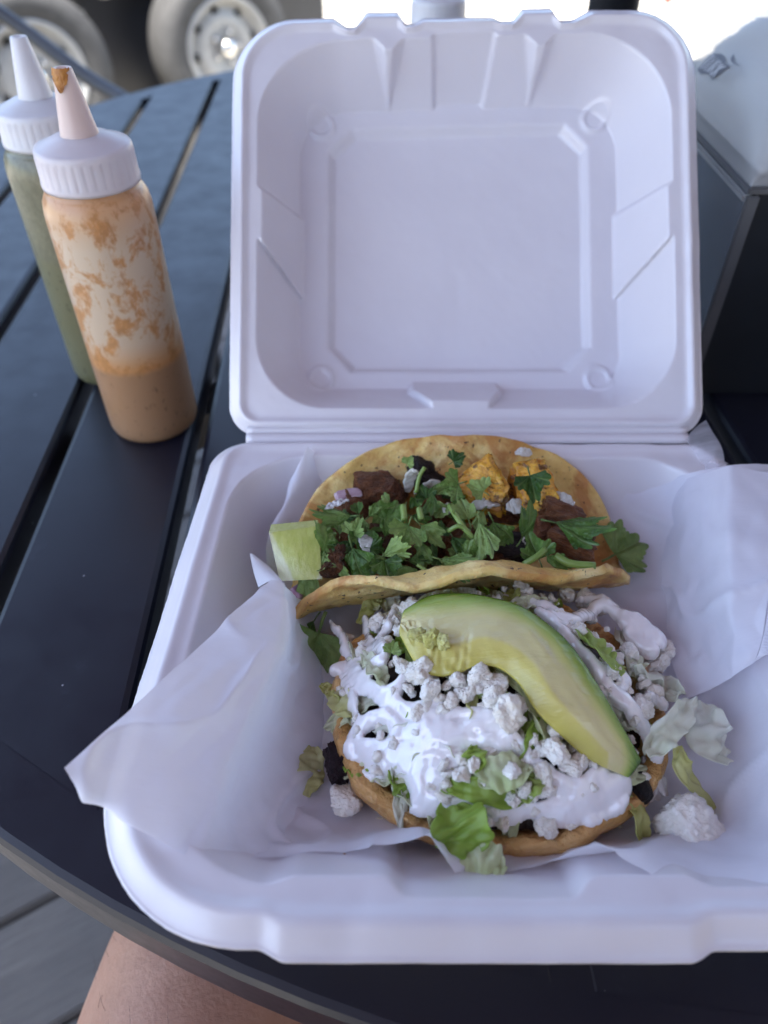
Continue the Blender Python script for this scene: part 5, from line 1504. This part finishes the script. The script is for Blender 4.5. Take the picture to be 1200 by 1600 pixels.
# crema: one poured drizzle, strokes with varying thickness
strokes = [
    ([(*(-0.0222,0.1893,0.7635), 0.80), (*(-0.0197,0.1857,0.7635), 1.30), (*(-0.0168,0.1808,0.7635), 1.80), (*(-0.0134,0.1703,0.7696), 2.60)], 0),
    ([(*(-0.0078,0.1903,0.7635), 1.20), (*(-0.0061,0.1752,0.7751), 2.20), (*(-0.0074,0.1662,0.7775), 2.80)], 0),
    ([(*(0.0031,0.1849,0.7781), 1.60), (*(0.0000,0.1764,0.7810), 2.40), (*(-0.0019,0.1685,0.7826), 2.80), (*(0.0000,0.1592,0.7854), 2.60), (*(-0.0047,0.1567,0.7829), 3.00)], 0.002),
    ([(*(-0.0202,0.1646,0.7635), 1.60), (*(-0.0164,0.1665,0.7664), 2.60), (*(-0.0129,0.1652,0.7726), 3.20), (*(-0.0106,0.1568,0.7765), 3.40), (*(-0.0058,0.1503,0.7802), 3.00), (*(0.0000,0.1442,0.7831), 2.80), (*(0.0040,0.1398,0.7843), 2.60)], 0),
    ([(*(-0.0178,0.1663,0.7635), 2.20), (*(-0.0131,0.1519,0.7743), 2.20), (*(-0.0112,0.1452,0.7754), 1.80), (*(-0.0101,0.1397,0.7751), 1.80), (*(-0.0101,0.1359,0.7738), 2.00)], 0),
    ([(*(0.0011,0.1421,0.7864), 2.40), (*(0.0050,0.1449,0.7886), 2.40), (*(0.0077,0.1491,0.7901), 2.20), (*(0.0114,0.1519,0.7915), 2.60)], 0.003),
    ([(*(0.0023,0.1420,0.7849), 2.20), (*(0.0089,0.1370,0.7868), 2.20), (*(0.0153,0.1344,0.7883), 3.20), (*(0.0217,0.1323,0.7894), 3.60)], 0.001),
    ([(*(-0.0107,0.1314,0.7706), 3.00), (*(-0.0100,0.1349,0.7733), 2.80), (*(-0.0057,0.1372,0.7780), 2.80), (*(0.0000,0.1369,0.7816), 3.00), (*(0.0040,0.1337,0.7827), 3.20), (*(0.0040,0.1293,0.7811), 3.40), (*(0.0000,0.1274,0.7779), 3.20), (*(-0.0045,0.1283,0.7751), 3.40), (*(-0.0086,0.1295,0.7719), 3.40)], 0),
    ([(*(-0.0086,0.1291,0.7716), 3.20), (*(-0.0033,0.1257,0.7744), 3.60), (*(-0.0007,0.1221,0.7741), 3.00), (*(-0.0004,0.1207,0.7732), 2.20)], 0),
    ([(*(0.0000,0.1243,0.7771), 3.80), (*(0.0065,0.1245,0.7812), 4.40), (*(0.0129,0.1242,0.7838), 4.60), (*(0.0193,0.1243,0.7859), 4.40), (*(0.0256,0.1245,0.7875), 4.00)], 0.001),
    ([(*(0.0065,0.1209,0.7791), 3.60), (*(0.0128,0.1198,0.7814), 4.40), (*(0.0191,0.1197,0.7836), 4.40), (*(0.0244,0.1201,0.7852), 3.60)], 0.001),
    ([(*(0.0087,0.1298,0.7845), 4.20), (*(0.0151,0.1287,0.7865), 4.40), (*(0.0215,0.1282,0.7881), 4.40), (*(0.0278,0.1276,0.7891), 4.20), (*(0.0342,0.1284,0.7902), 3.60), (*(0.0396,0.1287,0.7906), 2.80)], 0.001),
    ([(*(0.0217,0.1329,0.7896), 3.20), (*(0.0282,0.1333,0.7909), 3.00), (*(0.0334,0.1313,0.7910), 3.20), (*(0.0386,0.1297,0.7909), 3.20)], 0.001),
    ([(*(0.0229,0.1365,0.7918), 1.60), (*(0.0242,0.1336,0.7913), 2.40)], 0.002),
    ([(*(0.0096,0.1178,0.7786), 3.40), (*(0.0111,0.1138,0.7762), 3.00), (*(0.0117,0.1107,0.7734), 3.00)], 0.001),
    ([(*(0.0170,0.1166,0.7810), 4.00), (*(0.0190,0.1142,0.7800), 2.80)], 0.001),
    ([(*(0.0107,0.1104,0.7723), 2.40), (*(0.0169,0.1092,0.7747), 2.70), (*(0.0237,0.1085,0.7767), 2.40), (*(0.0292,0.1077,0.7775), 2.20), (*(0.0339,0.1067,0.7774), 2.60), (*(0.0380,0.1054,0.7765), 2.40), (*(0.0430,0.1055,0.7768), 2.00), (*(0.0478,0.1060,0.7771), 2.00)], 0.001),
    ([(*(0.0256,0.1255,0.7879), 3.60), (*(0.0340,0.1240,0.7885), 2.80), (*(0.0403,0.1238,0.7888), 3.20), (*(0.0436,0.1229,0.7885), 3.20), (*(0.0496,0.1184,0.7861), 2.80), (*(0.0565,0.1132,0.7820), 3.20), (*(0.0641,0.1110,0.7784), 4.20), (*(0.0722,0.1118,0.7758), 4.40), (*(0.0791,0.1147,0.7744), 3.40), (*(0.0822,0.1170,0.7743), 2.40)], 0.001),
    ([(*(0.0499,0.1061,0.7770), 2.60), (*(0.0574,0.1065,0.7761), 3.60), (*(0.0652,0.1073,0.7743), 4.00), (*(0.0734,0.1096,0.7726), 4.00), (*(0.0797,0.1124,0.7713), 3.20)], 0.001),
    ([(*(0.0690,0.1070,0.7710), 3.00), (*(0.0668,0.1051,0.7694), 2.20)], 0),
    ([(*(0.0734,0.1169,0.7804), 2.80), (*(0.0686,0.1140,0.7803), 3.40)], 0.002),
    ([(*(0.0550,0.1897,0.7843), 2.20), (*(0.0581,0.1863,0.7857), 3.00), (*(0.0633,0.1805,0.7873), 3.20), (*(0.0677,0.1744,0.7884), 3.60), (*(0.0761,0.1791,0.7838), 3.40), (*(0.0895,0.1956,0.7645), 3.00), (*(0.0949,0.1929,0.7645), 2.60), (*(0.0982,0.1896,0.7645), 1.80)], 0.001),
    ([(*(0.0601,0.1781,0.7899), 2.60), (*(0.0645,0.1718,0.7909), 3.00), (*(0.0662,0.1661,0.7918), 2.80), (*(0.0693,0.1619,0.7916), 2.40), (*(0.0727,0.1561,0.7911), 2.80), (*(0.0766,0.1494,0.7898), 3.20), (*(0.0807,0.1441,0.7877), 3.20), (*(0.0849,0.1406,0.7851), 3.40), (*(0.0898,0.1366,0.7811), 3.40), (*(0.0930,0.1317,0.7767), 3.20), (*(0.0964,0.1283,0.7704), 2.60)], 0.002),
    ([(*(0.0773,0.1490,0.7895), 2.60), (*(0.0830,0.1522,0.7872), 2.40), (*(0.0874,0.1509,0.7850), 2.40), (*(0.0846,0.1460,0.7861), 2.40)], 0.002),
    ([(*(0.0839,0.2009,0.7635), 1.80), (*(0.0905,0.1992,0.7635), 2.00), (*(0.0964,0.1950,0.7635), 1.60), (*(0.1006,0.1896,0.7635), 1.40)], 0),
    ([(*(0.0990,0.1894,0.7665), 3.72), (*(0.1015,0.1851,0.7665), 4.96), (*(0.1044,0.1809,0.7665), 5.27), (*(0.1086,0.1771,0.7665), 4.96)], 0.003),
    ([(*(0.1007,0.1810,0.7655), 4.65), (*(0.1031,0.1747,0.7655), 4.65), (*(0.1050,0.1722,0.7655), 3.72)], 0.002),
    ([(*(0.0909,0.1414,0.7817), 2.00), (*(0.1007,0.1499,0.7744), 2.20), (*(0.1040,0.1480,0.7687), 1.80)], 0.002),
    ([(*(0.0121,0.1375,0.7881), 2.20), (*(0.0197,0.1368,0.7901), 2.00)], 0.001),
    ([(*(-0.0114,0.1306,0.7689), 2.40), (*(-0.0109,0.1325,0.7710), 2.40)], 0),
    ([(*(-0.0067,0.1229,0.7683), 1.60), (*(-0.0040,0.1210,0.7698), 1.40)], 0),
]
hg_ = 0.0005
gx = np.arange(MX - 0.074, MX + 0.074, hg_); gy = np.arange(MY - 0.066, MY + 0.066, hg_)
GX, GY = np.meshgrid(gx, gy)
pts2 = np.c_[GX.ravel(), GY.ravel(), np.zeros(GX.size)]
acc = np.zeros(GX.size); lift = np.zeros(GX.size); wsum = np.full(GX.size, 1e-9)
kk = 0.00045
wob = 0.0007 * fbm(pts2, 260, 31, 3)
for pts, dz in strokes:
    A = np.array(pts)
    ln = np.linalg.norm(np.diff(A[:, :3], axis=0), axis=1).sum()
    for x, y, z, r in spline(A, max(5, int(ln / 0.0014))):
        rr_ = r * 0.00092
        ix = (np.abs(pts2[:, 0] - x) < rr_ + 0.006) & (np.abs(pts2[:, 1] - y) < rr_ + 0.006)
        d = np.hypot(pts2[ix, 0] - x, pts2[ix, 1] - y) - rr_ + wob[ix]
        e = np.exp(np.clip(-d / kk, -30, 30))
        acc[ix] += e
        w_ = np.exp(np.clip(-d / 0.0015, -20, 8))
        lift[ix] += w_ * dz; wsum[ix] += w_
sd = -kk * np.log(acc + 1e-12)
lift = lift / wsum
rad_ = np.hypot((pts2[:, 0] - MX) / MRX, (pts2[:, 1] - MY) / MRY)
hm = 0.020 + 0.030 * np.maximum(0, 1 - rad_ ** 2) ** 0.6
surf = TOP + np.maximum(hm, np.where(rad_ > 0.8, 0.0262, 0)) + 0.0030 + lift + 0.0017 * fbm(pts2, 75, 12, 2) + 0.0006 * fbm(pts2, 240, 5, 2)
tt = np.clip(-sd / 0.0032, 0, 1)
thick_ = 0.0030 * np.sqrt(np.maximum(0, 1 - (1 - tt) ** 2)) + 0.0008 * np.clip(-sd / 0.008, 0, 1)
zz_c = surf + thick_ - 0.0012
# pull the outer row of vertices onto the contour
S2 = sd.reshape(GX.shape)
g0, g1 = np.gradient(S2, hg_)
gn = np.maximum(np.hypot(g0, g1), 0.2)
mv = np.where((S2 > 0) & (S2 < 2.2 * hg_), S2, 0)
X2 = GX - mv * g1 / gn ** 2; Y2 = GY - mv * g0 / gn ** 2
ny, nx = GX.shape
ins = (S2 < 0)
fi = ins[:-1, :-1] | ins[1:, :-1] | ins[:-1, 1:] | ins[1:, 1:]
jj, ii = np.nonzero(fi)
a_ = jj * nx + ii
F_ = np.c_[a_, a_ + 1, a_ + nx + 1, a_ + nx]
used = np.unique(F_); remap = np.zeros(nx * ny, int); remap[used] = np.arange(len(used))
c0 = Vector((MX, MY, TOP + 0.03))
V_ = np.c_[X2.ravel(), Y2.ravel(), zz_c][used] - np.array(c0)
V_[(S2.ravel()[used] > 0), 2] -= 0.0012
crema = mesh('crema_drizzle', V_, remap[F_], MAT['crema'], None, True, c0)
m = crema.modifiers.new('smooth', 'SMOOTH'); m.iterations = 3; m.factor = 0.5
tag(crema, 'thick white crema drizzled over the tostada toppings', 'crema')

# ------------------------------------------------------------------ avocado slice
outer = [(0.0073,0.1763,0.7914), (0.0160,0.1824,0.7931), (0.0269,0.1823,0.7959), (0.0395,0.1779,0.7989), (0.0515,0.1711,0.8006), (0.0615,0.1612,0.8009), (0.0695,0.1481,0.7994), (0.0766,0.1351,0.7940), (0.0826,0.1261,0.7868), (0.0873,0.1212,0.7794)]
inner = [(0.0052,0.1647,0.7936), (0.0122,0.1483,0.7972), (0.0218,0.1440,0.7993), (0.0327,0.1462,0.8022), (0.0401,0.1444,0.8025), (0.0453,0.1393,0.8018), (0.0499,0.1309,0.7996), (0.0583,0.1238,0.7951), (0.0688,0.1179,0.7884), (0.0823,0.1161,0.7779)]
n, w = 90, 26
O_, I_ = spline(outer, n), spline(inner, n)
c = Vector((O_[n // 2] + I_[n // 2]) / 2)
v, ac = [], []
sec = []
for i in range(n):
    a, d = Vector(O_[i]), Vector(I_[i])
    k = min(1, 0.25 + 5 * min(i, n - 1 - i) / n)
    ring = []
    for j in range(w):                                  # cut face, dished toward the pit side
        t = j / (w - 1)
        p = a.lerp(d, t) + Vector((0, 0, 0.0016 * math.sin(math.pi * t) * k + 0.0006 * mnoise.noise((i * 0.12, j * 0.3, 4))))
        if t > 0.72:                                    # pit hollow slopes down
            p.z -= 0.0048 * ((t - 0.72) / 0.28) ** 1.5 * k
        if t < 0.10:
            p.z -= 0.0016 * (1 - t / 0.10) ** 2
        if i < 26 and t > 0.25:                          # broken, mashed end
            br = math.exp(-((t - 0.55 - 0.012 * i) / 0.22) ** 2)
            p += Vector((0, 0, 1)) * (0.0030 * br * (mnoise.noise((i * 0.9, j * 0.9, 2)) + 0.5 * mnoise.noise((i * 2.1, j * 2.0, 7))) - 0.0010 * br)
        ring.append((p, t))
    under = []
    for j in range(1, 13):                              # underside back to the skin
        t = 1 - j / 13
        p = a.lerp(d, t)
        p.z -= 0.0048 * k + 0.0075 * k * math.sin(math.pi * (1 - t) * 0.9) * 1.0
        under.append((p, t))
    for p, t in ring + under:
        g = min(1.0, (n - 1 - i) / 9.0) ** 0.8
        v.append(p - c); ac.append(t * g if t > 0.05 else t)
nn = w + 12
f = grid_faces(nn, n, True)
f += [tuple(range(nn))[::-1], tuple((n - 1) * nn + i for i in range(nn))]
avo = mesh('avocado_slice', v, f, MAT['avocado'], None, True, c)
attr(avo, 'across', ac)
s2 = avo.modifiers.new('subdivision', 'SUBSURF'); s2.levels = 1; s2.render_levels = 1
tag(avo, 'curved green and yellow avocado slice lying across the tostada', 'avocado')
MS = [lump_mesh('mashed_bit', 140 + k, 4, 0.2, 0.5, 0.35, 4, MAT['avo_mash']) for k in range(3)]
for k, (p, sz) in enumerate([((0.0125,0.1599,0.8001), .0022), ((0.0171,0.1566,0.8018), .0026), ((0.0208,0.1535,0.8031), .0024)]):
    o = bpy.data.objects.new('mashed_bit', MS[k % 3]); link(o, avo)
    o.location = Vector(p) - c - Vector((0, 0, 0.002)); o.scale = (sz * 1.3, sz * 1.0, sz * 0.8); o.rotation_euler = (k, k * 2.1, k * 0.7)

# crumbs and specks on the paper
CR = lump_mesh('crumb', 160, 2, 0.4, 0.3, 0.2, 3, MAT['crust'])
for k, p in enumerate([(-0.0168,0.1070,0.7515), (-0.0121,0.1073,0.7515), (-0.0070,0.1084,0.7515), (-0.0197,0.1009,0.7570), (-0.0081,0.0991,0.7590), (-0.0123,0.0934,0.7700)]):
    place('crumb', CR, p, (.0010, .0011, .0007) if k != 1 else (.0016, .0010, .0006), (k, k, k), 'tiny reddish brown crumb on the paper in front of the shell', 'crumb', 'crumbs on the paper')
